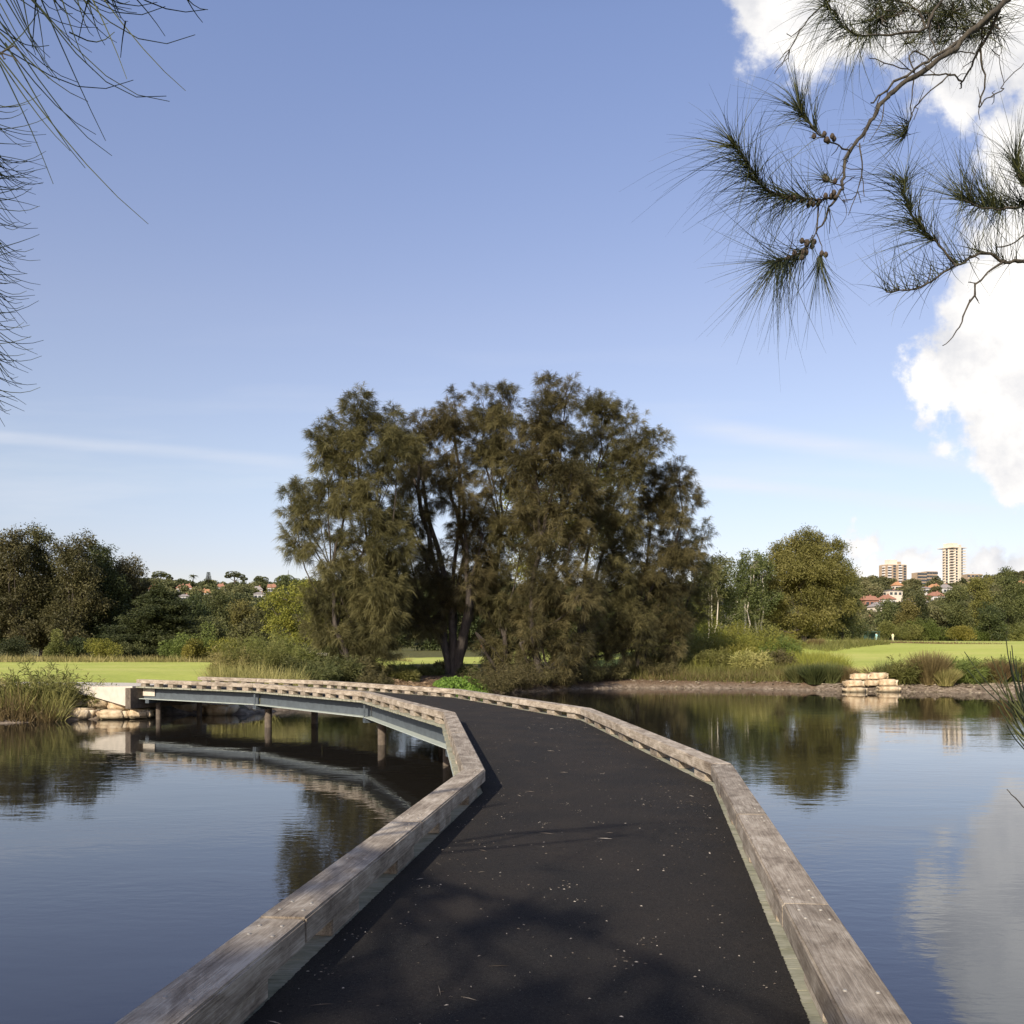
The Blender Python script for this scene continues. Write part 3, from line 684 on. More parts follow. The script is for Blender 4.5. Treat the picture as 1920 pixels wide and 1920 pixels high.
casu(1195, 63, [(1205, 905, 36, 34), (1245, 915, 38, 36), (1275, 900, 24, 30), (1280, 945, 28, 40), (1220, 970, 46, 50), (1265, 1000, 40, 50), (1215, 1040, 50, 54), (1260, 1070, 44, 54), (1200, 1110, 48, 52), (1250, 1140, 42, 50), (1200, 1180, 44, 44), (1245, 1195, 34, 38)],
     'rounded dark casuarina forming the right shoulder of the central clump', 16, r0=.24, stems=3)
casu(1278, 68, [(1318, 1000, 13, 26), (1300, 1030, 22, 36), (1322, 1060, 15, 30), (1295, 1090, 30, 44), (1310, 1130, 24, 40), (1275, 1150, 30, 44)],
     'slim small casuarina at the far right end of the central clump', 17, r0=.14, stems=2, per=10)
# a yellow-green tree glimpsed through the clump
def leafy(name, px, D, ls, label, seed, mat='gum', bark='bark', per=9, L=.24, W=.11, k=12, r0=.25, cat='tree', group=None, stems=1, split=.25, **kw):
    rg = np.random.default_rng(seed); x = (px - 960) / F * D; base = (x, D, gz(x, D))
    lb = px_lobes(D, ls, rg, jit=D * .012)
    return finish_tree(name, lb, base, 'leaf', M[mat], M[bark], r0, per, rg, label, cat, group, L=L, W=W, k=k, stems=stems, split=split, **kw)
leafy('gum_tree', 1010, 78, [(972, 945, 34, 36), (1000, 900, 44, 40), (1100, 885, 50, 36), (1150, 900, 40, 30), (1060, 960, 60, 60), (1000, 1020, 60, 60), (1100, 1010, 60, 60)], 'yellow-green gum showing through gaps in the middle of the casuarina clump', 21, 'yellow')

# big olive tree on the right and its neighbours
leafy('olive_green_tree', 1510, 112, [(1520, 1018, 36, 26), (1535, 1062, 44, 34), (1505, 1050, 44, 30), (1560, 1068, 26, 28), (1520, 1105, 50, 36), (1480, 1035, 40, 32), (1545, 1040, 36, 38), (1450, 1065, 40, 36), (1500, 1080, 55, 42), (1550, 1090, 42, 42), (1450, 1115, 44, 40), (1505, 1135, 56, 40), (1560, 1135, 36, 40), (1440, 1155, 32, 30), (1480, 1175, 40, 24), (1535, 1172, 40, 24)],
      'large sunlit olive-green tree on the right with three dark trunks', 22, 'olive', per=14, L=.30, W=.10, k=13, r0=.36, stems=3, split=.3, nsub=12)
leafy('dark_green_tree', 1580, 124, [(1575, 1065, 24, 28), (1590, 1100, 22, 32), (1572, 1130, 30, 34), (1594, 1145, 18, 34), (1575, 1175, 26, 22)],
      'darker tree tucked behind the right side of the large olive-green tree', 23, 'gum', per=10, L=.3, W=.13)
g_ = 'pale-trunked gums right of the casuarina clump'
for i, (px, top, D, lb) in enumerate([(1332, 1048, 96, 'pale-trunked gum nearest the casuarina clump'), (1352, 1055, 100, 'second pale-trunked gum out from the casuarina clump'), (1392, 1038, 104, 'pale-trunked gum with the tallest crown of its row'), (1425, 1040, 108, 'pale-trunked gum half hidden by the large olive-green tree')]):
    rg = random.Random(i); ls = [(px + rg.uniform(-18, 18), top + 14 + 17 * j + rg.uniform(-4, 4), 24 + rg.uniform(-4, 8), 19) for j in range(6)]
    leafy('gum_tree', px, D, ls, lb, 30 + i, 'gum', 'palebark', per=11, L=.26, W=.12, k=12, r0=.15, group=g_, stems=4, split=.72)
# dark tree row at the left
lt = [(20, 990, 96, 'leftmost tall dark tree on the edge of the fairway'), (78, 985, 99, 'tall dark tree second from the left edge, pointed top'), (135, 998, 95, 'tall brownish dark tree in the middle of the left row'), (182, 1018, 100, 'dark tree sloping down toward the spreading cedar'), (232, 1045, 104, 'lower dark tree at the right end of the left row'), (-40, 1000, 98, 'dark tree cut by the left edge of the picture')]
for i, (px, top, D, lb) in enumerate(lt):
    rg = random.Random(i + 50); ls = []
    hh = 1215 - top
    for j in range(13):
        f = (j + .5) / 13; ls.append((px + rg.uniform(-1, 1) * (12 + 24 * min(1, f * 2)), top + 16 + f * (hh - 30), 24 + 10 * min(1, f * 2), 22))
    leafy('dark_tree', px, D, ls, lb, 60 + i, 'casuarina_dark' if i != 3 else 'deep', per=12, L=.30, W=.11, k=13, r0=.3, group='tall dark trees left of the fairway')
# spreading cedar-like tree in tiers
def tiered(px, D, label):
    rg = np.random.default_rng(77); x = (px - 960) / F * D; base = np.array((x, D, gz(x, D))); root = empty('cedar_tree', tuple(base)); tag(root, label, 'tree')
    PP = []; DD = []; TT = []; tb = Tubes(); H = (1206 - 1098) / F * D + ZC - base[2]
    tb.add([(0, 0, -.2), (0, .1, H * .5), (.1, 0, H * .95)], [.35, .22, .05], 8)
    for i in range(62):
        f = (i + .5) / 62; z = H * (.10 + .88 * f); R = (78 / F * D) * (1 - f ** 2.2) ** .6; a = rg.random() * math.tau; ln = R * rg.uniform(.6, 1.05)
        e = np.array([math.cos(a) * ln, math.sin(a) * ln, z + rg.uniform(-.1, .35)]); s = np.array([0, 0, z - .5]); tb.add(bez(s, e, .35, 5), np.linspace(.07, .015, 5), 4)
        m = int(60 + 50 * ln); t = rg.random(m) ** .6; wdt = ln * .30
        p = s + (e - s) * t[:, None] + rg.normal(0, 1, (m, 3)) * np.array([wdt * .6, wdt * .6, .10]) ; PP.append(p); DD.append(np.tile(np.array([math.cos(a), math.sin(a), .1]), (m, 1))); TT.append(np.full(m, rg.random()))
    Pp = np.concatenate(PP); Dd = np.concatenate(DD); Tt = np.concatenate(TT); k = 9; n = len(Pp)
    dr = nrm(np.repeat(Dd, k, 0) * .5 + rg.normal(0, .7, (n * k, 3)) * np.array([1, 1, .35])); V, Fq = leaves(np.repeat(Pp, k, 0) + rg.normal(0, .12, (n * k, 3)), dr, .3, .07, .12, rg)
    mesh_np('crown', V, Fq, M['deep'], root, tint=np.clip(np.repeat(Tt, k) * .6 + rg.random(n * k) * .4, 0, 1))
    mesh_np('trunk', np.concatenate(tb.V), np.concatenate(tb.F), M['bark'], root, smooth=True)
tiered(292, 88, 'dark green cedar with flat spreading tiers, standing left of the boardwalk end')
# mid-distance trees between the cedar and the clump
mids = [(370, 1118, 118, 34, 'deep', 'dark rounded tree just right of the spreading cedar'), (415, 1112, 135, 36, 'gum', 'mid-green tree with the hillside houses above it'), (455, 1128, 122, 34, 'olive', 'brownish-green tree between the cedar and the yellow-green tree'),
        (500, 1120, 140, 34, 'gum', 'grey-green tree behind the yellow-green tree, under the umbrella pine'), (395, 1160, 105, 30, 'gum', 'low shadowed tree behind the two bright shrubs'), (470, 1165, 100, 30, 'casuarina_dark', 'low dark tree behind the feathery bush')]
for i, (px, top, D, w_, mt, lb) in enumerate(mids):
    rg = random.Random(i + 90); ls = []; nrow = 9
    for j in range(nrow):
        f = j / (nrow - 1); ls.append((px + rg.uniform(-1, 1) * w_ * .8 * (0.5 + f * .5), top + 14 + f * (1212 - top - 24), w_ * .62, 19))
    leafy('leafy_tree', px, D, ls, lb, 100 + i, mt, per=9, L=.32, W=.14, k=12, r0=.2, group='trees between the cedar and the casuarinas')
leafy('yellow_green_tree', 560, 80, [(575, 1105, 30, 24), (545, 1115, 34, 26), (600, 1112, 26, 24), (520, 1140, 30, 28), (560, 1145, 40, 30), (600, 1150, 34, 30), (530, 1178, 34, 26), (575, 1185, 40, 26), (610, 1185, 26, 26)],
      'yellow-green leafy tree left of the casuarina clump', 24, 'yellow', per=11, L=.22, W=.11, k=13, r0=.2)

# dark row far behind the clump
proto = leafy('dark_tree', 640, 150, [(640 + random.Random(j).uniform(-20, 20), 1125 + 11 * j, 27, 18) for j in range(8)], 'dark tree across the fairway seen behind the leaning casuarina', 130, 'deep', per=8, L=.4, W=.2, k=11, r0=.25, group='dark trees across the fairway behind the clump')
lbs = ['dark tree across the fairway seen left of the forked trunk', 'dark tree across the fairway seen straight behind the forked trunk', 'dark tree across the fairway seen behind the drooping middle casuarina', 'dark tree across the fairway seen behind the tallest casuarina', 'dark tree across the fairway seen behind the open-topped casuarina', 'dark tree across the fairway seen behind the right shoulder of the clump', 'dark tree across the fairway seen under the slim small casuarina', 'dark tree across the fairway closing the gap before the pale-trunked gums']
for i, (px, lb) in enumerate(zip([735, 815, 890, 975, 1060, 1140, 1220, 1290], lbs)):
    D = 146 + (i * 37 % 17); x = (px - 960) / F * D
    copy_tree(proto, (x, D, gz(x, D)), i * 1.7, (1.15, 1.15, 1.05 + .1 * math.sin(i * 2.3)), lb)
# far right tree row
fr = [(1664, 1126, 178, 'gum', 20, 'small tree left of the far right row, under the low red roofs'), (1698, 1128, 172, 'olive', 24, 'olive tree second from the left in the far right row'), (1729, 1114, 176, 'deep', 11, 'narrow upright dark tree in the far right row'), (1757, 1128, 185, 'gum', 22, 'grey-green tree below the bright orange roof in the far right row'),
      (1792, 1103, 170, 'gum', 27, 'dense green tree below the tall cream tower'), (1838, 1080, 172, 'olive', 30, 'tall olive tree just right of the tall cream tower'), (1887, 1072, 168, 'gum', 32, 'tallest green tree of the far right row'), (1925, 1090, 172, 'gum', 28, 'green tree cut by the right edge of the picture'), (1860, 1135, 160, 'deep', 24, 'lower dark tree in front of the far right row')]
for i, (px, top, D, mt, w_, lb) in enumerate(fr):
    D *= 1.22
    rg = random.Random(i + 190); ls = []
    for j in range(10):
        f = j / 9; ls.append((px + rg.uniform(-1, 1) * w_ * .75 * (.5 + f * .5), top + 10 + f * (1196 - top - 16), w_ * .55, 14))
    leafy('leafy_tree', px, D, ls, lb, 200 + i, mt, per=5.5, L=.42, W=.2, k=12, r0=.22, group='trees beyond the right fairway')

# ---------------------------------------------------------------- hillsides
def hill_wood(name, a0, a1, seed, label, n=420):
    rg = np.random.default_rng(seed); Vs = []; Ts = []; tot = 0
    for i in range(n):
        y = rg.uniform(215, 700) if i > n * .3 else rg.uniform(560, 760); a = rg.uniform(a0, a1); x = a * y
        z = gz(x, y); h = rg.uniform(6, 12) if y < 460 else rg.uniform(5, 9); r = h * rg.uniform(.55, .8); ok = True; free = rg.random() < .10
        for (hx, hy, hw, hz) in CLEAR:
            if math.hypot(x - hx, y - hy) < hw * .6 + r * .4: ok = False; break
            if y < hy and not free and abs(a - hx / hy) < (hw * .42) / hy + r * .6 / y:
                h = min(h, ((hz - ZC) / hy * y + ZC - z) * rg.uniform(.9, 1.15))
                h = max(h, 2.4)
        if not ok: continue
        r = max(min(r, h * .9), 2.2)
        k = int(300 + 26 * r * r * (420 / y)); nb = 7; bc = nrm(rg.normal(0, 1, (nb, 3))) * rg.uniform(.25, .62, nb)[:, None]; bi_ = rg.integers(0, nb, k); d = nrm(rg.normal(0, 1, (k, 3)))
        p = np.array([x, y, z + h * .55]) + (bc[bi_] + d * rg.uniform(.30, .42, nb)[bi_][:, None] * rg.random(k)[:, None] ** .25) * np.array([r, r, h * .52])
        L = .45 + y / 900; V, _ = leaves(p, nrm(d + rg.normal(0, .6, (k, 3))), L, L * .65, .1, rg); Vs.append(V); Ts.append(np.clip(rg.random() * .75 + rg.random(nb)[bi_] * .12 + rg.random(k) * .18, 0, 1)); tot += k
    V = np.concatenate(Vs); o = mesh_np(name, V, np.arange(len(V)).reshape(-1, 4), M['fargreen'], tint=np.concatenate(Ts)); tag(o, label, 'wood', kind='stuff')
CLEAR = []
M['terracotta'] = simple('terracotta_tiles', (.30, .145, .09), .85, .2, 1.5)
M['orange_tile'] = simple('orange_tiles', (.42, .215, .10), .85, .2, 1.5)
M['greyroof'] = simple('grey_roof', (.26, .23, .21), .85, .2, 1.5)
M['cream'] = simple('cream_render', (.62, .55, .44), .85, .08, .4)
M['white'] = simple('white_render', (.60, .58, .54), .85, .05, .4)
M['tan'] = simple('tan_brick', (.36, .27, .18), .9, .15, .6)
M['brick'] = simple('red_brick', (.30, .15, .10), .9, .15, .6)
M['glass'] = simple('window_glass', (.05, .06, .07), .15, .1, 1)
def house(px, py, D, w_, label, wall='white', roof='terracotta', gable=False, h=3.6, rh=2.6, rot=.25):
    w_ *= .72; rh *= .85
    """px,py = middle of the eaves line"""
    for Dq in np.arange(232., 900., 4.):
        q = P(px, py, Dq)
        if q[2] - gz(q[0], q[1]) <= h * .92: w_ *= Dq / D; D = Dq; break
    c = P(px, py, D); zg = gz(c[0], c[1]); r = empty('house', (c[0], c[1], c[2] - h), rot); tag(r, label, 'house', 'houses on the hillsides')
    CLEAR.append((c[0], c[1], w_, c[2] - h * .55))
    dp = w_ * .75; base = min(-1.0, zg - (c[2] - h) - .5)
    bm = box_bm(w_, dp, h - base, (0, 0, (h + base) / 2)); obj_bm('wall', bm, M[wall], r)
    bm = bmesh.new(); o = .5; rl = w_ * (.5 if gable else .22)
    v = [bm.verts.new(p) for p in [(-w_ / 2 - o, -dp / 2 - o, h), (w_ / 2 + o, -dp / 2 - o, h), (w_ / 2 + o, dp / 2 + o, h), (-w_ / 2 - o, dp / 2 + o, h), (-rl, 0, h + rh), (rl, 0, h + rh)]]
    for f in ((0, 1, 5, 4), (1, 2, 5), (2, 3, 4, 5), (3, 0, 4), (3, 2, 1, 0)): bm.faces.new([v[i] for i in f])
    rf = obj_bm('roof', bm, M[roof], r); obj_bm('chimney', box_bm(.7, .7, 1.6, (w_ * .2, .6, h + rh - .2)), M['brick'], rf)
    for k in range(3): obj_bm('window', box_bm(1.5, .08, 1.3, (w_ * (-.32 + .32 * k), -dp / 2 - .02, h - 1.5)), M['glass'], r)
    obj_bm('window', box_bm(.08, 1.4, 1.3, (-w_ / 2 - .02, 0, h - 1.5)), M['glass'], r)
# left hill
house(376, 1112, 520, 15, 'orange-roofed house with a white gable below the skyline conifer', 'white', 'orange_tile', True, rot=.3)
house(340, 1103, 600, 8, 'red-roofed house at the skyline left of the palm', 'cream', 'terracotta')
house(352, 1102, 640, 8, 'small red-roofed house in front of the palm', 'white', 'terracotta')
house(414, 1101, 640, 9, 'red-roofed house between the conifer and the umbrella pine', 'white', 'terracotta')
house(483, 1106, 600, 9, 'pale house right of the umbrella pine', 'white', 'greyroof')
house(487, 1114, 560, 10, 'low white flat-looking house above the yellow-green tree', 'white', 'greyroof', rh=1.2)
house(286, 1105, 600, 7, 'white house at the left end of the left skyline', 'white', 'terracotta')
house(346, 1118, 540, 8, 'white house left of the orange-roofed gable house', 'white', 'greyroof', rh=1.2)
house(510, 1102, 620, 8, 'white gabled house at the right end of the left skyline', 'white', 'terracotta', True)
house(404, 1120, 470, 8, 'small pale house low on the left hill right of the orange roof', 'cream', 'greyroof')
# right hill
house(1672, 1108, 560, 14, 'cream house below the shorter tower, right of the olive tree', 'cream', 'greyroof', rh=.6, h=6)
house(1682, 1098, 600, 8, 'small orange-roofed house at the foot of the shorter tower', 'cream', 'orange_tile')
house(1752, 1105, 560, 13, 'bright orange-roofed house in the middle of the right hill', 'white', 'orange_tile', rh=3.4)
house(1734, 1103, 590, 9, 'white house between the olive apartment block and the bright orange roof', 'white', 'greyroof', h=6, rh=.8)
house(1772, 1103, 590, 10, 'white house with a brown roof right of the bright orange roof', 'white', 'greyroof', h=5)
house(1754, 1118, 500, 12, 'red-roofed house just below the bright orange roof', 'white', 'terracotta')
house(1628, 1126, 440, 11, 'red-gabled house low on the right hill beside the olive tree', 'brick', 'terracotta', True)
house(1662, 1124, 450, 10, 'red-roofed white house low on the right hill', 'white', 'terracotta')
house(1627, 1162, 290, 7, 'orange-roofed house lowest on the right, just above the shelter', 'cream', 'terracotta', rh=1.6)
house(1648, 1138, 400, 11, 'dull pink-roofed house below the two low red-roofed houses', 'cream', 'greyroof')
house(1722, 1122, 460, 9, 'small pink-walled house left of the red roof below the tower', 'cream', 'terracotta')
house(1917, 1120, 480, 12, 'red-roofed house at the right edge, above the tree row', 'brick', 'terracotta')
house(1915, 1096, 520, 9, 'orange-roofed house at the right edge near the skyline', 'cream', 'orange_tile')
house(1700, 1133, 400, 9, 'grey-roofed house behind the far right tree row', 'white', 'greyroof')

def tower(px, D, w_, dp, top_py, bot_py, floors, label, style, rot=.55, pent=True):
    c = P(px, bot_py, D); H = (bot_py - top_py) / F * D; fh = H / floors
    r = empty('apartment_tower' if floors > 6 else 'apartment_block', tuple(c), rot); tag(r, label, 'tower' if floors > 6 else 'apartment block')
    CLEAR.append((c[0], c[1], w_, c[2] + 2.5)); mw = M['cream'] if style == 'cream' else M['tan']
    z0 = -25
    if style == 'cream':     # stepped octagonal plan, balconies on the corners
        bm = bmesh.new()
        ang = [math.radians(22.5 + 45 * i) for i in range(8)]
        lo = [bm.verts.new((math.cos(a) * w_ * .46, math.sin(a) * dp * .46, z0)) for a in ang]; hi = [bm.verts.new((math.cos(a) * w_ * .46, math.sin(a) * dp * .46, H)) for a in ang]
        for i in range(8): bm.faces.new([lo[i], lo[(i + 1) % 8], hi[(i + 1) % 8], hi[i]])
        bm.faces.new(hi); wl = obj_bm('wall', bm, mw, r)
        obj_bm('stair_shaft', box_bm(w_ * .16, dp * .3, H + 3 - z0, (w_ * .02, -dp * .34, (H + 3 + z0) / 2)), M['cream'], r)
        balm = None; winm = None
        for f in range(floors):
            z = H - fh * (f + 1)
            for (bx, by, bw_) in ((-w_ * .33, -dp * .36, w_ * .30), (w_ * .33, -dp * .36, w_ * .30), (-w_ * .46, dp * .05, w_ * .16)):
                if balm is None: balm = obj_bm('balcony', box_bm(1, 2.2, .9, (0, 0, .35)), M['cream'], r); o = balm
                else: o = balm.copy(); COL.objects.link(o); o.parent = r
                o.location = (bx, by, z); o.scale = (bw_, 1, 1)
            for (wx, wy, a) in ((-w_ * .14, -dp * .437, 0), (w_ * .17, -dp * .437, 0), (w_ * .46, -dp * .05, 1.57), (-w_ * .455, -dp * .12, 1.57), (-w_ * .335, -dp * .335, -.785), (w_ * .335, -dp * .335, .785)):
                if winm is None: winm = obj_bm('window', box_bm(2.2, .16, 1.5), M['glass'], r); o = winm
                else: o = winm.copy(); COL.objects.link(o); o.parent = r
                o.location = (wx, wy, z + fh * .55); o.rotation_euler = (0, 0, a)
    else:
        obj_bm('wall', box_bm(w_, dp, H - z0, (0, 0, (H + z0) / 2)), mw, r)
        winm = None; balm = None
        cols = [-.42, -.14, .14, .40]
        for f in range(floors):
            z = H - fh * (f + 1)
            for i, cx in enumerate(cols):
                if i % 2 == 1 or floors < 6:
                    if winm is None: winm = obj_bm('window', box_bm(2.6, .2, 1.7), M['glass'], r); o = winm
                    else: o = winm.copy(); COL.objects.link(o); o.parent = r
                    o.location = (cx * w_, -dp / 2 - .02, z + fh * .5)
                else:
                    if balm is None: balm = obj_bm('balcony', box_bm(3.2, 1.3, 1.1, (0, -.6, 0)), M['white'], r); o = balm
                    else: o = balm.copy(); COL.objects.link(o); o.parent = r
                    o.location = (cx * w_, -dp / 2, z + .5)
                    q = winm.copy() if winm else None
                    if q: COL.objects.link(q); q.parent = r; q.location = (cx * w_, -dp / 2 - .02, z + fh * .68)
            if balm:
                o = balm.copy(); COL.objects.link(o); o.parent = r; o.location = (-w_ / 2, -dp * .1, z + .5); o.rotation_euler = (0, 0, -1.57)
    if pent:
        obj_bm('roof_slab', box_bm(w_ * .96, dp * .96, .6, (0, 0, H + .32)), M['cream'], r)
        obj_bm('plant_room', box_bm(w_ * .42, dp * .5, 4.2, (-w_ * .1, 0, H + 2.7)), M['cream'], r); obj_bm('plant_room', box_bm(w_ * .25, dp * .35, 2.6, (w_ * .22, 0, H + 1.9)), M['tan'], r)
tower(1785, 820, 19, 18, 1029, 1100, 14, 'tall cream tower with corner balconies on the right skyline', 'cream', rot=.35)
tower(1674, 800, 20, 12, 1060, 1104, 9, 'shorter brown tower with rows of white balconies on the right skyline', 'tan', rot=.25)
tower(1723, 760, 8, 9, 1074, 1104, 5, 'left block of the olive-tan apartments between the two towers', 'tan', rot=.2, pent=False)
tower(1742, 770, 10, 9, 1072, 1104, 5, 'flat-roofed tan apartment block just left of the tall cream tower', 'tan', rot=.2, pent=False)
tower(1822, 760, 13, 9, 1077, 1100, 3, 'low tan apartment block right of the tall cream tower', 'tan', rot=.1, pent=False)
hill_wood('hillside_wood', -.72, -.10, 301, 'mixed grey-green trees covering the left hillside', 1300)
hill_wood('hillside_wood', .27, .74, 302, 'mixed green trees covering the right hillside below the towers', 1700)
hill_wood('hillside_wood', -.10, .27, 303, 'green hillside trees glimpsed behind the casuarina clump', 220)
# skyline characters on the left hill
def sky_tree(px, top, bot, D, label, style):
    c = P(px, bot, D); H = (bot - top) / F * D; r = empty({'pine': 'norfolk_pine', 'palm': 'palm_tree', 'umbrella': 'umbrella_pine', 'round': 'round_tree'}[style], tuple(c)); tag(r, label, 'tree'); rg = np.random.default_rng(int(px))
    tb = Tubes(); tb.add([(0, 0, -8), (0, 0, H * .5), (.2, 0, H * .97)], [.4, .3, .1], 6)
    if style == 'pine':
        n = 1500; t = rg.random(n); tier = np.floor(t * 11) / 11; z = H * (.12 + .88 * (tier + (t - tier) * .35)); R = (1 - tier) * H * .2 + .3; a = rg.random(n) * math.tau; rr = R * rg.random(n) ** .5
        p = np.stack([np.cos(a) * rr, np.sin(a) * rr, z], -1); V, Fq = leaves(p, np.stack([np.cos(a), np.sin(a), np.full(n, .3)], -1), .8, .4, 0, rg)
    elif style == 'palm':
        n = 26; a = rg.random(n) * math.tau; e = rg.uniform(-.2, .9, n); d = np.stack([np.cos(a), np.sin(a), e], -1); V, Fq, _ = strips(np.tile([.2, 0, H * .8], (n, 1)), d, 3.6, .9, .5, 3, rg)
    elif style == 'umbrella':
        V = []; cs = [(-H * .1, .86, H * .45), (H * .35, .72, H * .3), (H * .62, .52, H * .2), (-H * .45, .68, H * .18), (0, .78, H * .3)]
        for (cx, cz, rr) in cs:
            n = 420; d = nrm(rg.normal(0, 1, (n, 3))); p = np.array([cx, 0, H * cz]) + d * np.array([rr, rr, rr * .28]); v, _ = leaves(p, d + rg.normal(0, .4, (n, 3)), .8, .5, 0, rg); V.append(v); tb.add(bez((0, 0, H * .35), (cx, 0, H * cz), 0, 5, .1), np.linspace(.25, .08, 5), 5)
        V = np.concatenate(V); Fq = np.arange(len(V)).reshape(-1, 4)
    else:
        V = []
        for q in range(7):
            n = 420; d = nrm(rg.normal(0, 1, (n, 3))); p = np.array([rg.uniform(-1, 1) * H * .4, rg.uniform(-1, 1) * H * .3, H * rg.uniform(.35, .8)]) + d * np.array([H * .25, H * .25, H * .18]); v, _ = leaves(p, d + rg.normal(0, .4, (n, 3)), .8, .5, 0, rg); V.append(v)
        V = np.concatenate(V); Fq = np.arange(len(V)).reshape(-1, 4)
    mesh_np('crown', V, Fq, M['gum'] if style != 'pine' else M['deep'], r, tint=rg.random(len(Fq)))
    mesh_np('trunk', np.concatenate(tb.V), np.concatenate(tb.F), M['bark'], r, smooth=True)
sky_tree(391, 1072, 1100, 560, 'narrow pointed conifer standing up on the left skyline', 'pine')
sky_tree(362, 1075, 1100, 580, 'palm tree on the left skyline left of the pointed conifer', 'palm')
sky_tree(440, 1072, 1100, 560, 'flat-topped umbrella pine on the left skyline', 'umbrella')
sky_tree(302, 1072, 1098, 580, 'thin leaning umbrella pine at the left end of the skyline', 'umbrella')
sky_tree(540, 1068, 1112, 520, 'broad round tree on the skyline nearest the casuarina clump', 'round')
sky_tree(488, 1080, 1106, 580, 'round tree on the skyline between the umbrella pine and the broad round tree', 'round')
sky_tree(322, 1080, 1108, 560, 'round tree on the skyline left of the palm', 'round')

# ---------------------------------------------------------------- undergrowth
def clump(name, cx, cy, r, h, n, mat, label, cat='shrub', group=None, style='blade', W=.02, droop=.5, lean=.45, seed=0, zoff=0):
    rg = np.random.default_rng(seed); z = gz(cx, cy) + zoff; root_z = np.array([cx, cy, z])
    if style == 'blade':
        a = rg.random(n) * math.tau; rr = r * .45 * rg.random(n) ** .5; Pb = np.stack([np.cos(a) * rr, np.sin(a) * rr, np.full(n, -.05)], -1)
        d = np.stack([np.cos(a), np.sin(a), np.zeros(n)], -1) * (rg.random(n) * lean * 1.4)[:, None] + rg.normal(0, .12, (n, 3)); d[:, 2] = 1
        V, Fq, m = strips(Pb, d, h * rg.uniform(.7, 1.15, n), W, droop * rg.uniform(.2, 1, n) * .6, 3, rg); tt = np.repeat(rg.random(n), m)
    elif style == 'feather':   # stems with fine leaves along them
        ns = max(6, n // 22); k = 34; W = W * 1.25; a = rg.random(ns) * math.tau; d = nrm(np.stack([np.cos(a) * rg.uniform(0, lean, ns), np.sin(a) * rg.uniform(0, lean, ns), np.ones(ns)], -1)); b = np.stack([np.cos(a), np.sin(a), np.zeros(ns)], -1) * (r * .6 * rg.random(ns) ** .5)[:, None]
        fr = np.linalg.norm(b, axis=1) / (r * .6); L = h * rg.uniform(.6, 1.08, ns) * (1 - .5 * fr ** 2); d = nrm(d + np.stack([np.cos(a), np.sin(a), np.zeros(ns)], -1) * (fr * .75)[:, None]); t = rg.uniform(.12, 1, (ns, k)); Pb = (b[:, None] + d[:, None] * (L[:, None] * t)[..., None]).reshape(-1, 3)
        dr = nrm(np.repeat(d, k, 0) * .5 + rg.normal(0, .55, (ns * k, 3)) + np.array([0, 0, .1])); V, Fq = leaves(Pb, dr, W * 9 * rg.uniform(.7, 1.3, ns * k), W, .3, rg); tt = np.clip(np.repeat(rg.random(ns), k) * .6 + rg.random(ns * k) * .4, 0, 1)
    else:                      # leafy mound
        m = 9; c = rg.normal(0, .38, (m, 3)); c[:, 2] = np.abs(c[:, 2]) + .35; i = rg.integers(0, m, n); d = nrm(rg.normal(0, 1, (n, 3)))
        Pb = (c[i] + d * .42 * rg.random(n)[:, None] ** .4) * np.array([r, r, h * .75]); Pb[:, 2] = np.maximum(Pb[:, 2], .02); V, Fq = leaves(Pb, nrm(d + rg.normal(0, .6, (n, 3))), W * 2.2, W, .1, rg); tt = np.clip(rg.random(m)[i] * .55 + rg.random(n) * .45, 0, 1)
    o = mesh_np(name, V, Fq, M[mat], tint=tt); o.location = root_z; tag(o, label, cat, group); return o
def at_px(px, D): return ((px - 960) / F * D, D)

def reed_bed(name, pts, n, h, W, mat, label, seed, hs=.3, droop=.5, style='blade'):
    """pts: function rng,n -> xy"""
    rg = np.random.default_rng(seed); xy = pts(rg, n); z = ground(xy[:, 0], xy[:, 1]); patch = .5 + .5 * wob(xy[:, 0], xy[:, 1], 1.1, seed)
    a = rg.random(n) * math.tau; ln = rg.random(n) * .8; d = np.stack([np.cos(a) * ln, np.sin(a) * ln, np.ones(n)], -1)
    L = h * rg.uniform(1 - hs, 1 + hs, n) * (.7 + .5 * patch); V, Fq, m = strips(np.column_stack([xy, z - .05]), d, L, W, droop * rg.random(n), 3, rg)
    o = mesh_np(name, V, Fq, M[mat], tint=np.clip(np.repeat(patch * .5 + rg.random(n) * .5, m), 0, 1)); tag(o, label, 'reeds' if 'reed' in name else 'grass', kind='stuff'); return o
def poly_scatter(quad):
    q = np.array(quad, float)
    def f(rg, n):
        u, v = rg.random(n)[:, None], rg.random(n)[:, None]
        return (q[0] * (1 - u) + q[1] * u) * (1 - v) + (q[3] * (1 - u) + q[2] * u) * v
    return f
# left bank reeds
reed_bed('reed_bed', poly_scatter([(-26, 30.6), (-17.0, 33.3), (-17.4, 35.2), (-26, 34)]), 11000, 1.15, .034, 'reed', 'tall yellow-green reeds at the left bank of the pond', 401, .35, .6)
reed_bed('reed_bed', poly_scatter([(-26, 30.2), (-17.3, 32.9), (-17.0, 33.6), (-26, 31.8)]), 3800, .9, .03, 'brownreed', 'brown dying reeds along the left waterline', 402, .35, .7)
clump('shrub', -18.3, 34.5, 1.0, 2.0, 2600, 'shrub', 'green bush rising out of the left reeds', group=None, style='feather', W=.03, seed=403)
clump('shrub', -16.6, 35.2, .6, 1.3, 900, 'shrub', 'airy green plant at the right end of the left reeds', style='feather', W=.025, seed=404)
clump('shrub', -20.4, 33.8, 1.1, 1.7, 2400, 'reed', 'yellowish bush among the left reeds near the picture edge', style='feather', W=.035, seed=405)
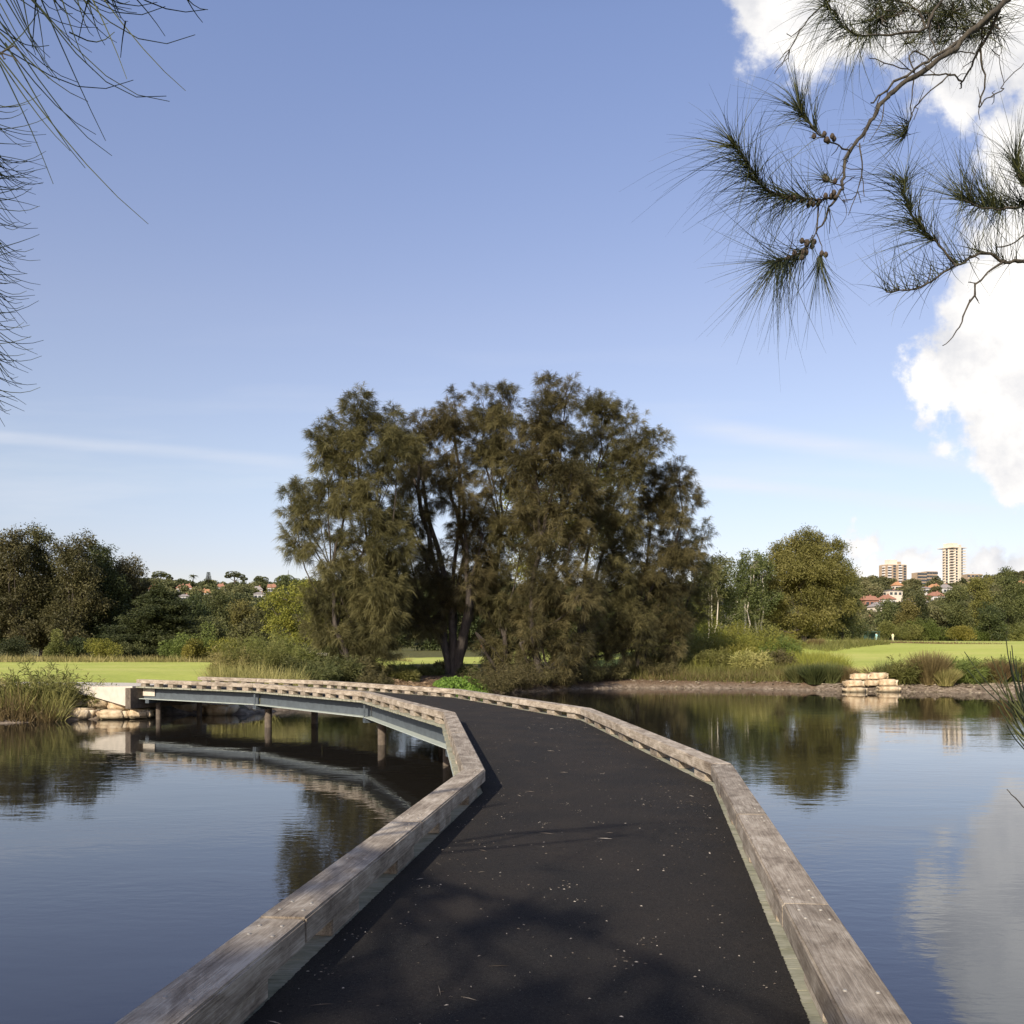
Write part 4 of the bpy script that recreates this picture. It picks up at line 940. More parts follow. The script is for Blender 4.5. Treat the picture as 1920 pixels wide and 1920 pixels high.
# behind the boardwalk end
reed_bed('reed_bed', poly_scatter([(-13.6, 39.6), (-10.4, 38.2), (-9.6, 42), (-14.4, 42)]), 5200, 1.35, .03, 'reed', 'yellow-green reeds behind the far end of the boardwalk', 406, .3, .6)
def shrub_px(px, D, r, h, n, mat, label, style='feather', W=.03, seed=0, name='shrub', **kw):
    x, y = at_px(px, D); return clump(name, x, y, r, h, n, mat, label, style=style, W=W, seed=seed, **kw)
shrub_px(478, 46, 1.3, 2.9, 7500, 'shrub', 'tall feathery grey-green bush behind the boardwalk end', W=.022, seed=410)
shrub_px(440, 45, 1.1, 1.9, 3600, 'reed', 'yellow-green bush left of the tall feathery bush', W=.026, seed=411)
shrub_px(525, 47, 1.0, 1.6, 3000, 'shrub', 'low green bush below the sand bunker', W=.026, seed=412)
shrub_px(565, 46, 1.1, 1.5, 3000, 'gum', 'dark green bush between the sand bunker and the leaning casuarina', W=.026, seed=413)
shrub_px(600, 45, .9, 1.3, 2400, 'gum', 'dark bush at the foot of the leaning casuarina on its left', W=.026, seed=414)
shrub_px(728, 52, .9, .95, 2600, 'shrub', 'pale green bush just right of the leaning casuarina', W=.024, seed=415)
shrub_px(752, 54, .9, .8, 2600, 'bright', 'bright green bush in front of the sunlit lawn gap', W=.024, seed=416)
shrub_px(785, 55, .8, .8, 2200, 'shrub', 'thin green bush left of the thick forked trunk', W=.024, seed=417)
shrub_px(812, 55, .7, .7, 1800, 'gum', 'dark bush touching the thick forked trunk', W=.024, seed=418)
shrub_px(705, 46, .9, 1.2, 2200, 'casuarina', 'brown-green skirt bush right of the leaning casuarina base', W=.02, seed=419)
# dark drooping skirt of saplings at the waterline of the clump
for i, (px, D, h, lb) in enumerate([(925, 51.5, 2.6, 'brown-green sapling overhanging the water right of the ground cover'), (960, 52.8, 2.4, 'dark sapling at the waterline under the drooping casuarina'), (1000, 54.3, 2.0, 'dark sapling at the waterline below the tallest casuarina'), (1045, 55.8, 2.2, 'dark sapling second right of the tallest casuarina at the waterline'),
                                (1095, 57.8, 2.0, 'dark sapling at the waterline below the open-topped casuarina'), (1140, 59.3, 1.6, 'low dark sapling before the bare earth bank'), (1235, 60.5, 1.6, 'dark sapling right of the bare earth bank')]):
    shrub_px(px, D, 1.3, h, 4200, 'casuarina', lb, style='feather', W=.020, seed=430 + i, name='casuarina_sapling', group='saplings along the shaded waterline', lean=.8, cat='sapling')
# nasturtium-like ground cover
def cover():
    rg = np.random.default_rng(440); n = 7000; a = rg.random(n) * math.tau; r = rg.random(n) ** .5; x = -2.75 + np.cos(a) * r * 1.75; y = 50.6 + np.sin(a) * r * 1.9
    keep = shore_sd(x, y) > -.3; x, y, r = x[keep], y[keep], r[keep]; n = len(x)
    h = .55 * (1 - r ** 3) * (.75 + .35 * wob(x, y, 3.0, 3)); z = ground(x, y) + h * rg.uniform(.6, 1.05, n) + .05
    d = nrm(rg.normal(0, .5, (n, 3)) + np.array([-.1, -.5, .6])); s = nrm(np.cross(d, rg.normal(0, 1, (n, 3)))); s2 = np.cross(d, s); R = rg.uniform(.05, .10, n)[:, None]; c = np.stack([x, y, z], -1)
    V = np.stack([c + (s * math.cos(q) + s2 * math.sin(q)) * R for q in np.linspace(0, math.tau, 6, endpoint=False)], 1).reshape(-1, 3)
    o = mesh_np('ground_cover', V, np.arange(n * 6).reshape(n, 6), M['cover'], tint=rg.random(n)); tag(o, 'bright green round-leaved ground cover beside the mulch mound', 'ground cover', kind='stuff')
cover()
# mulch sticks
def sticks():
    rg = np.random.default_rng(441); n = 2600; x = rg.normal(-5.6, 1.9, n); y = rg.normal(49.3, 1.5, n); keep = shore_sd(x, y) > .1; x, y = x[keep], y[keep]; n = len(x); a = rg.random(n) * math.tau
    V, Fq = leaves(np.stack([x, y, ground(x, y) + .02], -1), np.stack([np.cos(a), np.sin(a), rg.uniform(0, .25, n)], -1), rg.uniform(.1, .35, n), .025, 0, rg)
    m = foliage_mat('mulch_sticks', (.09, .05, .03), (.22, .14, .08), (.42, .30, .19), 0, 2); o = mesh_np('mulch', V, Fq, m, tint=rg.random(n)); tag(o, 'dry brown twigs and fallen needles on the mound', 'mulch', kind='stuff')
sticks()

# right bank: long grass band, then single clumps
reed_bed('grass_bank', poly_scatter([(13.0, 62.6), (23.5, 60.6), (26, 74), (15, 78)]), 12000, 1.1, .035, 'yellow', 'tall yellow-green grass on the bank left of the olive-green tree', 450, .4, .6)
reed_bed('grass_bank', poly_scatter([(6.5, 60.0), (21.5, 56.0), (22, 61.5), (8, 66)]), 9500, .85, .035, 'shrub', 'darker green grass along the top of the shaded earth bank', 451, .4, .7)
reed_bed('grass_bank', poly_scatter([(8.5, 59.4), (18.5, 57.6), (18.5, 59.2), (8.5, 61)]), 2600, .7, .03, 'brownreed', 'brown dry grass on the shaded earth bank', 452, .4, .8)
reed_bed('grass_verge', poly_scatter([(-45, 72), (-9, 74), (-9, 80), (-45, 79)]), 9000, .65, .05, 'reed', 'long pale grass along the far edge of the left fairway', 453, .4, .6)
reed_bed('grass_verge', poly_scatter([(38, 104), (66, 116), (66, 120), (38, 108)]), 2500, .5, .06, 'brownreed', 'brown long grass behind the crest of the right fairway', 454, .4, .6)
reed_bed('grass_verge', poly_scatter([(33, 92), (45, 104), (44, 110), (30, 100)]), 3500, .8, .06, 'shrub', 'rough grass behind the three dark trunks of the olive-green tree', 456, .4, .6)
for i, (px, D, r, h, n, mt, st, lb) in enumerate([
    (1345, 84, 2.4, 3.6, 8200, 'yellow', 'mound', 'yellow-flowering bush in front of the pale trunks'), (1400, 86, 2.8, 3.4, 8200, 'yellow', 'mound', 'bright yellow-green bush right of the pale trunks'), (1445, 84, 2.2, 3.8, 7200, 'shrub', 'mound', 'grey-green bush rising below the olive-green tree'),
    (1310, 82, 2.2, 3.2, 6200, 'shrub', 'mound', 'green bush at the right end of the casuarina clump'), (1490, 88, 1.6, 2.0, 3600, 'yellow', 'mound', 'yellow-green bush touching the first dark trunk'), (1530, 100, 1.6, 1.0, 2200, 'brownreed', 'blade', 'brown tussock right of the dark trunks'),
    (1095, 74, 2.4, 2.6, 3600, 'yellow', 'mound', 'sunlit bush seen between the casuarina trunks'), (1040, 76, 2.0, 2.2, 3000, 'bright', 'mound', 'bright bush seen low through the tallest casuarina')]):
    shrub_px(px, D, r, h, n, mt, lb, style=st, W=.07 if st == 'mound' else .04, seed=460 + i)
for i, (px, D, r, h, mt, lb) in enumerate([(1292, 70, 1.5, 2.7, 'shrub', 'green bush at the water-side foot of the slim casuarina'), (1322, 72, 1.6, 2.7, 'yellow', 'yellow-green bush right of the slim casuarina'), (1362, 74, 1.7, 2.8, 'yellow', 'light green bush below the pale trunks'), (1385, 70, 1.2, 1.7, 'yellow', 'yellowish bush in the middle of the long grass'),
      (1425, 73, 2.0, 3.2, 'yellow', 'tall yellowish-olive bush above the long grass, right of the yellowish one'), (1462, 72, 1.4, 2.3, 'bright', 'bright green bush just left of the three dark trunks'), (1340, 64, 1.4, 1.7, 'shrub', 'green bush low on the shaded bank, left of the yellowish ones'), (1410, 62, 1.4, 1.6, 'reed', 'straw-coloured bush low on the shaded bank'),
      (1455, 63, 1.3, 1.5, 'casuarina', 'brownish bush low on the shaded bank'), (1260, 66, 1.4, 1.8, 'gum', 'dark bush under the right shoulder of the clump'), (1215, 66, 1.4, 1.6, 'shrub', 'shaded green bush under the casuarinas, right of the earth bank')]):
    shrub_px(px, D, r, h, 5600, mt, lb, style='feather', W=.034, seed=640 + i, name='bush', group='bushes on the right bank', cat='bush')
for i, (px, D, r, h, mt, lb) in enumerate([(640, 47, 1.1, 1.5, 'gum', 'dark green bush under the leaning casuarina'), (668, 48, 1.0, 1.3, 'casuarina', 'brown-green bush wrapped round the leaning casuarina stems'), (760, 51, .9, .6, 'shrub', 'low green bush above the mulch mound'), (836, 57, .8, .9, 'casuarina_dark', 'dark skirt of foliage at the foot of the thick forked trunk'),
      (875, 56, .7, .7, 'gum', 'low bush between the thick forked trunk and the ground cover'), (545, 52, 1.4, 1.7, 'shrub', 'grey-green bush right of the tall feathery bush'), (600, 54, 1.4, 2.0, 'gum', 'green bush behind the leaning casuarina on its left'), (510, 60, 1.6, 2.4, 'shrub', 'pale green bush left of the sand bunker'), (625, 66, 1.6, 1.6, 'gum', 'dark bush at the right end of the sand bunker')]):
    shrub_px(px, D, r, h, 4600, mt, lb, style='feather', W=.030, seed=660 + i, name='bush', group='bushes under the left casuarinas', cat='bush')
rc = [(1497, 57.5, .9, 1.0, 1500, 'gum', 'blade', 'dark green tussock at the left of the right bank row'), (1528, 56.5, 1.0, 1.1, 1700, 'deep', 'blade', 'dark arching tussock left of the stacked sandstone'), (1558, 56.5, .9, 1.15, 1500, 'gum', 'blade', 'spiky green tussock left of the stacked sandstone'), (1585, 56.5, .9, .95, 1400, 'brownreed', 'blade', 'brown tussock directly left of the stacked sandstone'),
      (1658, 56, .45, 1.25, 500, 'gum', 'blade', 'narrow upright tuft right of the sword-leaved plant'), (1680, 55.8, .4, 1.15, 450, 'brownreed', 'blade', 'second narrow brown tuft right of the sword-leaved plant'), (1701, 55.4, .9, 1.55, 2600, 'shrub', 'feather', 'olive bushy shrub right of the narrow tufts'), (1742, 55, 1.0, 1.75, 2600, 'brownreed', 'blade', 'tall brown-topped tussock, biggest of the right bank row'),
      (1773, 54.3, .9, .95, 1800, 'reed', 'blade', 'pale fountain-shaped tussock in front of the brown one'), (1785, 55.8, .8, 1.3, 2200, 'bright', 'feather', 'bright green leafy shrub behind the pale fountain tussock'), (1812, 55.2, .9, 1.25, 2200, 'bright', 'feather', 'bright green shrub with brown stalks'), (1845, 55.5, .9, 1.2, 1800, 'shrub', 'feather', 'thin grey-green shrub behind the overhanging twigs'),
      (1872, 55, .8, 1.3, 1500, 'brownreed', 'blade', 'reddish-brown tussock behind the overhanging twigs'), (1893, 55.5, .8, 1.2, 2000, 'bright', 'feather', 'green shrub nearest the right edge'), (1925, 55, .9, 1.1, 1500, 'brownreed', 'blade', 'brown tussock cut by the right edge')]
for i, (px, D, r, h, n, mt, st, lb) in enumerate(rc):
    shrub_px(px, D - 1.0, r, h * 1.25, int(n * 1.3), mt, lb, style=st, W=.034, seed=480 + i, name='tussock' if st == 'blade' else 'shrub', group='plants along the right bank', cat='tussock' if st == 'blade' else 'shrub')
# sword-leaved plant
def cordyline():
    x, y = at_px(1632, 55.2); z = gz(x, y); r = empty('sword_leaved_plant', (x, y, z)); tag(r, 'spiky sword-leaved plant above the stacked sandstone', 'plant'); rg = np.random.default_rng(500)
    n = 70; a = rg.random(n) * math.tau; e = rg.uniform(.15, 1.9, n); d = np.stack([np.cos(a), np.sin(a), e], -1); V, Fq, m = strips(np.tile([0, 0, .35], (n, 1)) + rg.normal(0, .03, (n, 3)), d, rg.uniform(.8, 1.25, n), .085, .25, 4, rg)
    mesh_np('leaf_rosette', V, Fq, M['reed'], r, tint=np.repeat(rg.random(n), m)); tb = Tubes(); tb.add([(0, 0, -.1), (.02, 0, .2), (0, 0, .42)], [.09, .07, .06], 8); mesh_np('stem', np.concatenate(tb.V), np.concatenate(tb.F), M['bark'], r)
cordyline()
# shrubs along the far edges
for i, (px, D, r, h, mt, lb) in enumerate([(333, 78, 1.5, 2.4, 'bright', 'round blue-green shrub in front of the cedar'), (385, 79, 1.7, 3.0, 'bright', 'bright lime shrub right of the cedar'), (360, 77, 1.2, 1.6, 'yellow', 'small yellow-green shrub between the round shrub and the lime shrub'), (195, 80, 1.7, 2.2, 'yellow', 'yellow-green shrub below the dark left row'),
                                          (140, 82, 2.2, 2.4, 'deep', 'dark green shrub below the dark left row'), (105, 80, 1.2, 2.0, 'shrub', 'pale shrub at the feet of the leftmost dark trees'), (435, 76, 1.6, 2.2, 'yellow', 'yellow-green shrub behind the tall feathery bush'), (245, 82, 1.6, 1.6, 'gum', 'low grey shrub under the left side of the cedar'), (30, 82, 2.2, 1.6, 'deep', 'low dark shrub near the left edge'),
                                          (1600, 150, 3.6, 4.8, 'deep', 'large rounded dark shrub left of the shelter'), (1700, 165, 3, 3.2, 'shrub', 'grey-green shrub right of the yellow-clad person'), (1745, 165, 2.6, 4.4, 'bright', 'upright bright green shrub under the far right row'), (1715, 167, 2.4, 4.2, 'shrub', 'pointed pale green shrub under the far right row'), (1805, 158, 3.4, 3.6, 'yellow', 'yellow-green shrub in front of the dense far right trees'), (1840, 160, 2.8, 3.0, 'bright', 'green shrub right of the yellow-green one at the far right'),
                                          (1905, 160, 3.2, 3.0, 'shrub', 'green shrub at the right edge before the tree row'), (1565, 140, 2.4, 2.2, 'shrub', 'pale shrub beside the white-clad person'), (1660, 160, 2.6, 3.4, 'shrub', 'grey-green shrub between the two persons at the right')]):
    if D > 130: D, r, h = D * 1.24, r * 1.24, h * 1.24
    shrub_px(px, D, r, h, 4200, mt, lb, style='mound', W=.075 if D < 100 else .14, seed=520 + i)

# dry stones / mud clods along the right shaded bank
M['sandstone'] = None
def sandstone_mat():
    m, t, b, o = new_mat('sandstone'); tc = nd(t, 'ShaderNodeTexCoord'); oi = nd(t, 'ShaderNodeObjectInfo')
    n = noise_t(t, tc.outputs['Object'], 2.6, 7, .6); n2 = noise_t(t, tc.outputs['Object'], 14, 5, .6); g = nd(t, 'ShaderNodeNewGeometry'); sp = nd(t, 'ShaderNodeSeparateXYZ'); t.links.new(g.outputs['Position'], sp.inputs[0])
    c = ramp(t, n.outputs[0], [(.3, (.28, .19, .11)), (.5, (.50, .39, .24)), (.7, (.64, .54, .38))])
    c = mixc(t, mrange(t, sp.outputs[2], .05, .16, .65, 0), c, (.06, .055, .03))
    setp(t, b, Base_Color=c, Roughness=.9); bump(t, b, mth(t, 'ADD', n.outputs[0], n2.outputs[0]), .6, .05); return m
M['sandstone'] = sandstone_mat()
def rock(px, py, D, w_, h_, label, group, seed, dp=None):
    c = P(px, py, D); sx, sz = w_ / F * D, h_ / F * D; sy = dp or max(sz * 1.6, sx * .6)
    bm = bmesh.new(); bmesh.ops.create_cube(bm, size=1); bmesh.ops.bevel(bm, geom=bm.edges[:], offset=.14, segments=2, affect='EDGES'); bmesh.ops.subdivide_edges(bm, edges=bm.edges[:], cuts=2, use_grid_fill=True)
    for v in bm.verts:
        nv = mnoise.noise_vector(v.co * 1.7 + Vector((seed * 3.1, seed, 0))); n2 = mnoise.noise(v.co * 5 + Vector((seed, 0, seed)))
        v.co = v.co * (1 + .10 * n2) + nv * .11; v.co = Vector((v.co.x * sx, v.co.y * sy, v.co.z * sz))
    o = obj_bm('sandstone_rock', bm, M['sandstone'], None, smooth=True, loc=tuple(c), rot=(0, 0, random.uniform(-.25, .25))); tag(o, label, 'rock', group); return o
gl = 'sandstone blocks at the left bank'; gr = 'stacked sandstone on the right bank'
for i, a in enumerate([(152, 1317, 35.2, 34, 15, 'small upper block at the left end of the left stone wall'), (190, 1319, 35.0, 42, 17, 'upper middle block of the left stone wall'), (231, 1322, 34.8, 48, 20, 'upper block touching the concrete wing wall'),
                       (150, 1338, 34.4, 62, 22, 'widest lower block of the left stone wall'), (213, 1339, 34.3, 56, 17, 'lower middle block under the upper middle one'), (262, 1338, 34.4, 44, 17, 'dark lower block beneath the boardwalk end'), (103, 1336, 33.8, 32, 18, 'half-buried block among the left reeds')]):
    rock(*a[:5], a[5], gl, i + 1)
for i, a in enumerate([(413, 1332, 36.6, 58, 24, 'large shaded boulder under the boardwalk'), (385, 1318, 37.4, 50, 14, 'flat shaded stone above the large boulder under the boardwalk'), (463, 1330, 37.6, 46, 22, 'right-hand shaded boulder under the boardwalk'), (345, 1326, 37.0, 50, 20, 'left-hand shaded boulder under the boardwalk'), (440, 1316, 38.4, 50, 12, 'flat shaded stone above the right-hand boulder')]):
    rock(*a[:5], a[5], 'shaded boulders under the boardwalk', i + 20)
for i, a in enumerate([(1612, 1269, 54.6, 34, 13, 'top left stone of the stack on the right bank'), (1646, 1268, 54.6, 34, 14, 'top right stone of the stack on the right bank'), (1600, 1282, 54.0, 36, 13, 'middle left stone of the stack on the right bank'), (1634, 1281, 54.2, 31, 11, 'middle stone between its left and right neighbours in the stack'),
                       (1664, 1280, 54.0, 32, 14, 'middle right stone of the stack on the right bank'), (1603, 1294, 53.5, 42, 10, 'bottom left wet stone of the stack, at the waterline'), (1665, 1293, 53.4, 38, 12, 'bottom right stone of the stack, at the waterline')]):
    rock(*a[:5], a[5], gr, i + 40)
def pebbles():
    rg = np.random.default_rng(600); n = 800; x = np.concatenate([rg.uniform(8, 20, n // 5), rg.uniform(20, 33, n - n // 5)]); 
    y = np.zeros(n)
    for i in range(n):
        lo, hi = 45., 66.
        for _ in range(22):
            mid = (lo + hi) / 2
            if shore_sd(np.array([x[i]]), np.array([mid]))[0] > 0: hi = mid
            else: lo = mid
        y[i] = hi + rg.random() ** 1.5 * 2.0
    z = ground(x, y); s = rg.uniform(.03, .13, n); V = []; 
    ico = np.array([(1, 0, 0), (-1, 0, 0), (0, 1, 0), (0, -1, 0), (0, 0, 1), (0, 0, -1)], float); fi = np.array([(0, 2, 4), (2, 1, 4), (1, 3, 4), (3, 0, 4), (2, 0, 5), (1, 2, 5), (3, 1, 5), (0, 3, 5)])
    V = (np.stack([x, y, z], -1)[:, None] + ico[None] * s[:, None, None] * rg.uniform(.5, 1.3, (n, 6, 1)) * np.array([1.3, 1, .6])).reshape(-1, 3); Fq = (fi[None] + (np.arange(n) * 6)[:, None, None]).reshape(-1, 3)
    m = foliage_mat('stone_rubble', (.07, .052, .036), (.155, .12, .085), (.32, .26, .19), 0, .6); o = mesh_np('stone_rubble', V, Fq, m, tint=rg.random(len(Fq) // 8).repeat(8)); tag(o, 'loose stones and earth clods along the right waterline', 'rubble', kind='stuff')
pebbles()

# ---------------------------------------------------------------- people and shelter
def skin_person(px, foot_py, D, h, top_col, leg_col, label, rot=0, arms='down', hat=None):
    x = (px - 960) / F * D; z = gz(x, D); s = h / 1.75
    r = empty('person', (x, D, z), rot); tag(r, label, 'person', 'golfers on the fairway')
    me = bpy.data.meshes.new('body'); 
    if arms == 'down': la, ra = [(-.24, 0, 1.15), (-.22, -.12, .92)], [(.24, 0, 1.15), (.22, -.12, .92)]
    else: la, ra = [(-.22, -.12, 1.2), (-.02, -.36, 1.0)], [(.22, -.12, 1.2), (.02, -.38, .98)]
    V = [(0, 0, .95), (0, 0, 1.2), (0, 0, 1.43), (0, 0, 1.52), (0, -.01, 1.64), (-.19, 0, 1.40), la[0], la[1], (.19, 0, 1.40), ra[0], ra[1], (-.1, 0, .9), (-.12, -.02, .5), (-.13, 0, .08), (-.13, -.16, .04), (.1, 0, .9), (.12, -.02, .5), (.13, 0, .08), (.13, -.16, .04)]
    E = [(0, 1), (1, 2), (2, 3), (3, 4), (2, 5), (5, 6), (6, 7), (2, 8), (8, 9), (9, 10), (0, 11), (11, 12), (12, 13), (13, 14), (0, 15), (15, 16), (16, 17), (17, 18)]
    R = [.15, .14, .13, .06, .105, .07, .048, .035, .07, .048, .035, .10, .07, .05, .04, .10, .07, .05, .04]
    me.from_pydata([tuple(np.array(v) * s) for v in V], E, []); o = bpy.data.objects.new('body', me); COL.objects.link(o); o.parent = r
    sk = o.modifiers.new('s', 'SKIN'); ss = o.modifiers.new('d', 'SUBSURF'); ss.levels = 1; ss.render_levels = 1
    for i, q in enumerate(me.skin_vertices[0].data): q.radius = (R[i] * s, R[i] * s * .8)
    me.skin_vertices[0].data[0].use_root = True
    m, t, b, oo = new_mat('clothes'); g = nd(t, 'ShaderNodeTexCoord'); sp = nd(t, 'ShaderNodeSeparateXYZ'); t.links.new(g.outputs['Object'], sp.inputs[0])
    c = mixc(t, mth(t, 'GREATER_THAN', sp.outputs[2], .93 * s), leg_col, top_col); c = mixc(t, mth(t, 'GREATER_THAN', sp.outputs[2], 1.47 * s), c, (.50, .30, .2)); c = mixc(t, mth(t, 'GREATER_THAN', sp.outputs[2], 1.66 * s), c, hat or (.05, .04, .03))
    setp(t, b, Base_Color=c, Roughness=.8); me.materials.append(m)
skin_person(905, 1222, 108, 1.75, (.45, .07, .05), (.10, .10, .12), 'person in a red top on the fairway behind the casuarinas', .3, 'swing', (.12, .12, .16))
skin_person(1674, 1205, 190, 1.75, (.78, .74, .42), (.78, .72, .5), 'person in pale yellow clothes near the far tree row', 0, 'down')
skin_person(1643, 1206, 188, 1.8, (.35, .6, .6), (.4, .6, .6), 'person in pale blue clothes beside the dark green shelter', .4, 'swing', (.5, .6, .6))
skin_person(1578, 1200, 172, 1.6, (.8, .8, .78), (.75, .75, .72), 'person in white beside the large rounded dark shrub', 0, 'down', (.8, .8, .8))
def shelter():
    D = 196; x = (1634 - 960) / F * D; z = gz(x, D); r = empty('shelter', (x, D, z), .1); tag(r, 'dark green open shelter behind the person in pale blue', 'shelter')
    m = simple('green_paint', (.02, .06, .055), .6, .1, 1); w_, h = 2.6, 2.0
    obj_bm('roof', box_bm(w_ + .4, 2.2, .12, (0, 0, h + .06), .02), m, r); obj_bm('back_wall', box_bm(w_, .06, h * .9, (0, .9, h * .5)), m, r); obj_bm('seat', box_bm(w_ * .9, .4, .06, (0, .6, .45)), m, r)
    for sx_ in (-1, 1):
        for sy_ in (-1, 1): obj_bm('post', box_bm(.1, .1, h, (sx_ * w_ / 2, sy_ * .9, h / 2)), m, r)
shelter()

# ---------------------------------------------------------------- overhanging casuarinas near the camera
M['needle_near'] = foliage_mat('near_needles', (.014, .020, .014), (.030, .040, .018), (.11, .115, .035), .12, 3)
def zoomR(pts): return [(1240 + a / 2.824, b / 2.824) for a, b in pts]
class Overhang:
    def __init__(s, name, base, label):
        s.root = empty(name, base); s.base = np.array(base, float); s.tb = Tubes(); s.N = []; s.NT = []; s.rg = np.random.default_rng(sum(map(ord, label))); s.dens = 1.4; tag(s.root, label, 'tree')
    def path(s, pts, D0, D1, n=None):
        pts = np.array(pts, float); m = len(pts); t = np.linspace(0, 1, m); D = D0 + (D1 - D0) * t
        Q = np.array([P(a, b, d) for (a, b), d in zip(pts, D)]); tt = np.linspace(0, 1, (m - 1) * 4 + 1)
        # catmull-rom smoothing
        out = []
        for i in range(m - 1):
            p0, p1, p2, p3 = Q[max(i - 1, 0)], Q[i], Q[i + 1], Q[min(i + 2, m - 1)]
            for u in (0, .25, .5, .75): out.append(.5 * ((2 * p1) + (-p0 + p2) * u + (2 * p0 - 5 * p1 + 4 * p2 - p3) * u * u + (-p0 + 3 * p1 - 3 * p2 + p3) * u ** 3))
        out.append(Q[-1]); return np.array(out)
    def limb(s, pts, D0, D1, r0, r1, k=6):
        r0 *= .74; r1 *= .85
        Q = s.path(pts, D0, D1); Q[1:-1] += s.rg.normal(0, min(r0 * .6, .005), (len(Q) - 2, 3)); s.tb.add(Q, np.linspace(r0, r1, len(Q)) * s.rg.uniform(.86, 1.16, len(Q)), k)
        if k == 6 and len(Q) > 12:
            for _ in range(int(len(Q) / 5)):
                i = s.rg.integers(2, len(Q) - 2); tn = nrm(Q[i + 1] - Q[i - 1]); d = nrm(tn * .7 + s.rg.normal(0, .7, 3)); ln = s.rg.uniform(.02, .11)
                m_ = Q[i] + d * ln * .5 + s.rg.normal(0, .008, 3); s.tb.add(np.array([Q[i], m_, Q[i] + d * ln + s.rg.normal(0, .012, 3)]), [max(.0022, r1 * .8), .0018, .0012], 5)
        return Q
    def needles(s, Q, n, L, spread=.8, t0=.3, up=0., bias=(0, 0, 0), W=.0034, curl=.70):
        rg = s.rg; n = int(n * s.dens); L = L * .94; m = len(Q); t = t0 + (1 - t0) * rg.random(n) ** .8; f = t * (m - 1); i = np.minimum(f.astype(int), m - 2); u = (f - i)[:, None]; p = Q[i] * (1 - u) + Q[i + 1] * u
        tan = nrm(Q[i + 1] - Q[i]); d = nrm(tan * .8 + rg.normal(0, spread * .72, (n, 3)) + np.array(bias) + np.array([0, 0, up]))
        outw = nrm(d - tan * np.sum(d * tan, 1)[:, None]); cu = nrm(outw * 1.0 - tan * .55 + rg.normal(0, .45, (n, 3))) * (curl * rg.uniform(.1, 1.15, n))[:, None]
        V, Fq, k = strips(p, d, L * rg.uniform(.35, 1.2, n), W * rg.uniform(.7, 1.15, n), .16, 5, rg, curl=cu, thick=True); s.N.append(V); s.NT.append(np.repeat(rg.random(n), k))
    def cones(s, Q, n, t0=.2, t1=.8, r=.009):
        for _ in range(n):
            t = s.rg.uniform(t0, t1) * (len(Q) - 1); p = Q[int(t)] + s.rg.normal(0, .012, 3) - s.base; bm = bmesh.new(); bmesh.ops.create_icosphere(bm, subdivisions=2, radius=r)
            for v in bm.verts: v.co *= 1 + .22 * mnoise.noise(v.co * 300); v.co.z *= 1.35
            obj_bm('cone', bm, M['cone'], s.root, loc=tuple(p))
    def build(s):
        mesh_np('branches', np.concatenate(s.tb.V) - s.base, np.concatenate(s.tb.F), M['twig'], s.root, smooth=True)
        V = np.concatenate(s.N) - s.base; mesh_np('needles', V, np.arange(0).reshape(0, 4) if 0 else s._faces(), M['needle_near'], s.root, tint=np.concatenate(s.NT))
    def _faces(s):
        out = []; off = 0
        for V in s.N:
            n = len(V) // 18; fl = []
            for q in range(5):
                for j in range(3): j2 = (j + 1) % 3; fl.append([q * 3 + j, q * 3 + j2, q * 3 + 3 + j2, q * 3 + 3 + j])
            out.append(((np.arange(n) * 18)[:, None, None] + np.array(fl)[None]).reshape(-1, 4) + off); off += len(V)
        return np.concatenate(out)

R = Overhang('overhanging_casuarina', (4.6, -.8, gz(4.6, -.8)), 'near casuarina whose bare twigs and needle tufts hang across the upper right sky')
R.tb.add(np.array([(4.6, -.8, R.base[2] - .2), (4.5, -.6, 3.0), (4.3, -.2, 5.0), (4.1, .1, 7.0), (4.3, .2, 9.5)]), [.17, .14, .11, .08, .04], 12)
A0 = P(1890, 0, 4.0)
Qc = np.array([(4.2, 0, 6.2), (4.0, .7, 6.62), (3.6, 1.4, 6.70), (3.3, 2.1, 6.78), (2.9, 2.8, 6.55), (2.5, 3.5, 6.3), A0 + np.array([.10, 0, .14]), A0]); R.tb.add(Qc, [.05, .040, .034, .028, .023, .019, .015, .0133], 8); R.needles(Qc[:6], 160, .22, .95, .1, .1)
A = R.limb(zoomR([(1835, 0), (1700, 110), (1560, 250), (1380, 370), (1230, 480), (1160, 560), (1090, 680), (1000, 800), (960, 940), (935, 1040), (880, 1130), (820, 1230)]), 4.0, 3.5, .018, .004)
R.limb(zoomR([(1790, 60), (1640, 170), (1480, 285), (1340, 365), (1200, 470), (1110, 545)]), 4.02, 3.75, .012, .004)
B = R.limb(zoomR([(935, 1040), (860, 1055), (760, 1050), (650, 1040), (550, 1000), (480, 900), (390, 770)]), 3.56, 3.3, .006, .0022)
R.needles(B, 230, .27, .62, .15, .05, (-.35, 0, .15)); R.needles(B, 90, .26, .7, .1, -.1, (-.3, 0, -.5)); R.cones(B, 12, .12, .5)
C_ = R.limb(zoomR([(1000, 805), (940, 770), (860, 730), (770, 650), (735, 575)]), 3.65, 3.5, .005, .002)
R.needles(C_, 75, .25, .55, .5, .45, (-.15, 0, .5)); R.needles(C_, 20, .22, .5, .5, 0, (-.7, 0, 0)); R.cones(C_, 8, .4, .6)
Dl = R.limb(zoomR([(1050, 760), (1062, 900), (1030, 1040), (990, 1140)]), 3.65, 3.6, .004, .0018); R.limb(zoomR([(1060, 900), (1075, 1040)]), 3.63, 3.6, .003, .0018)
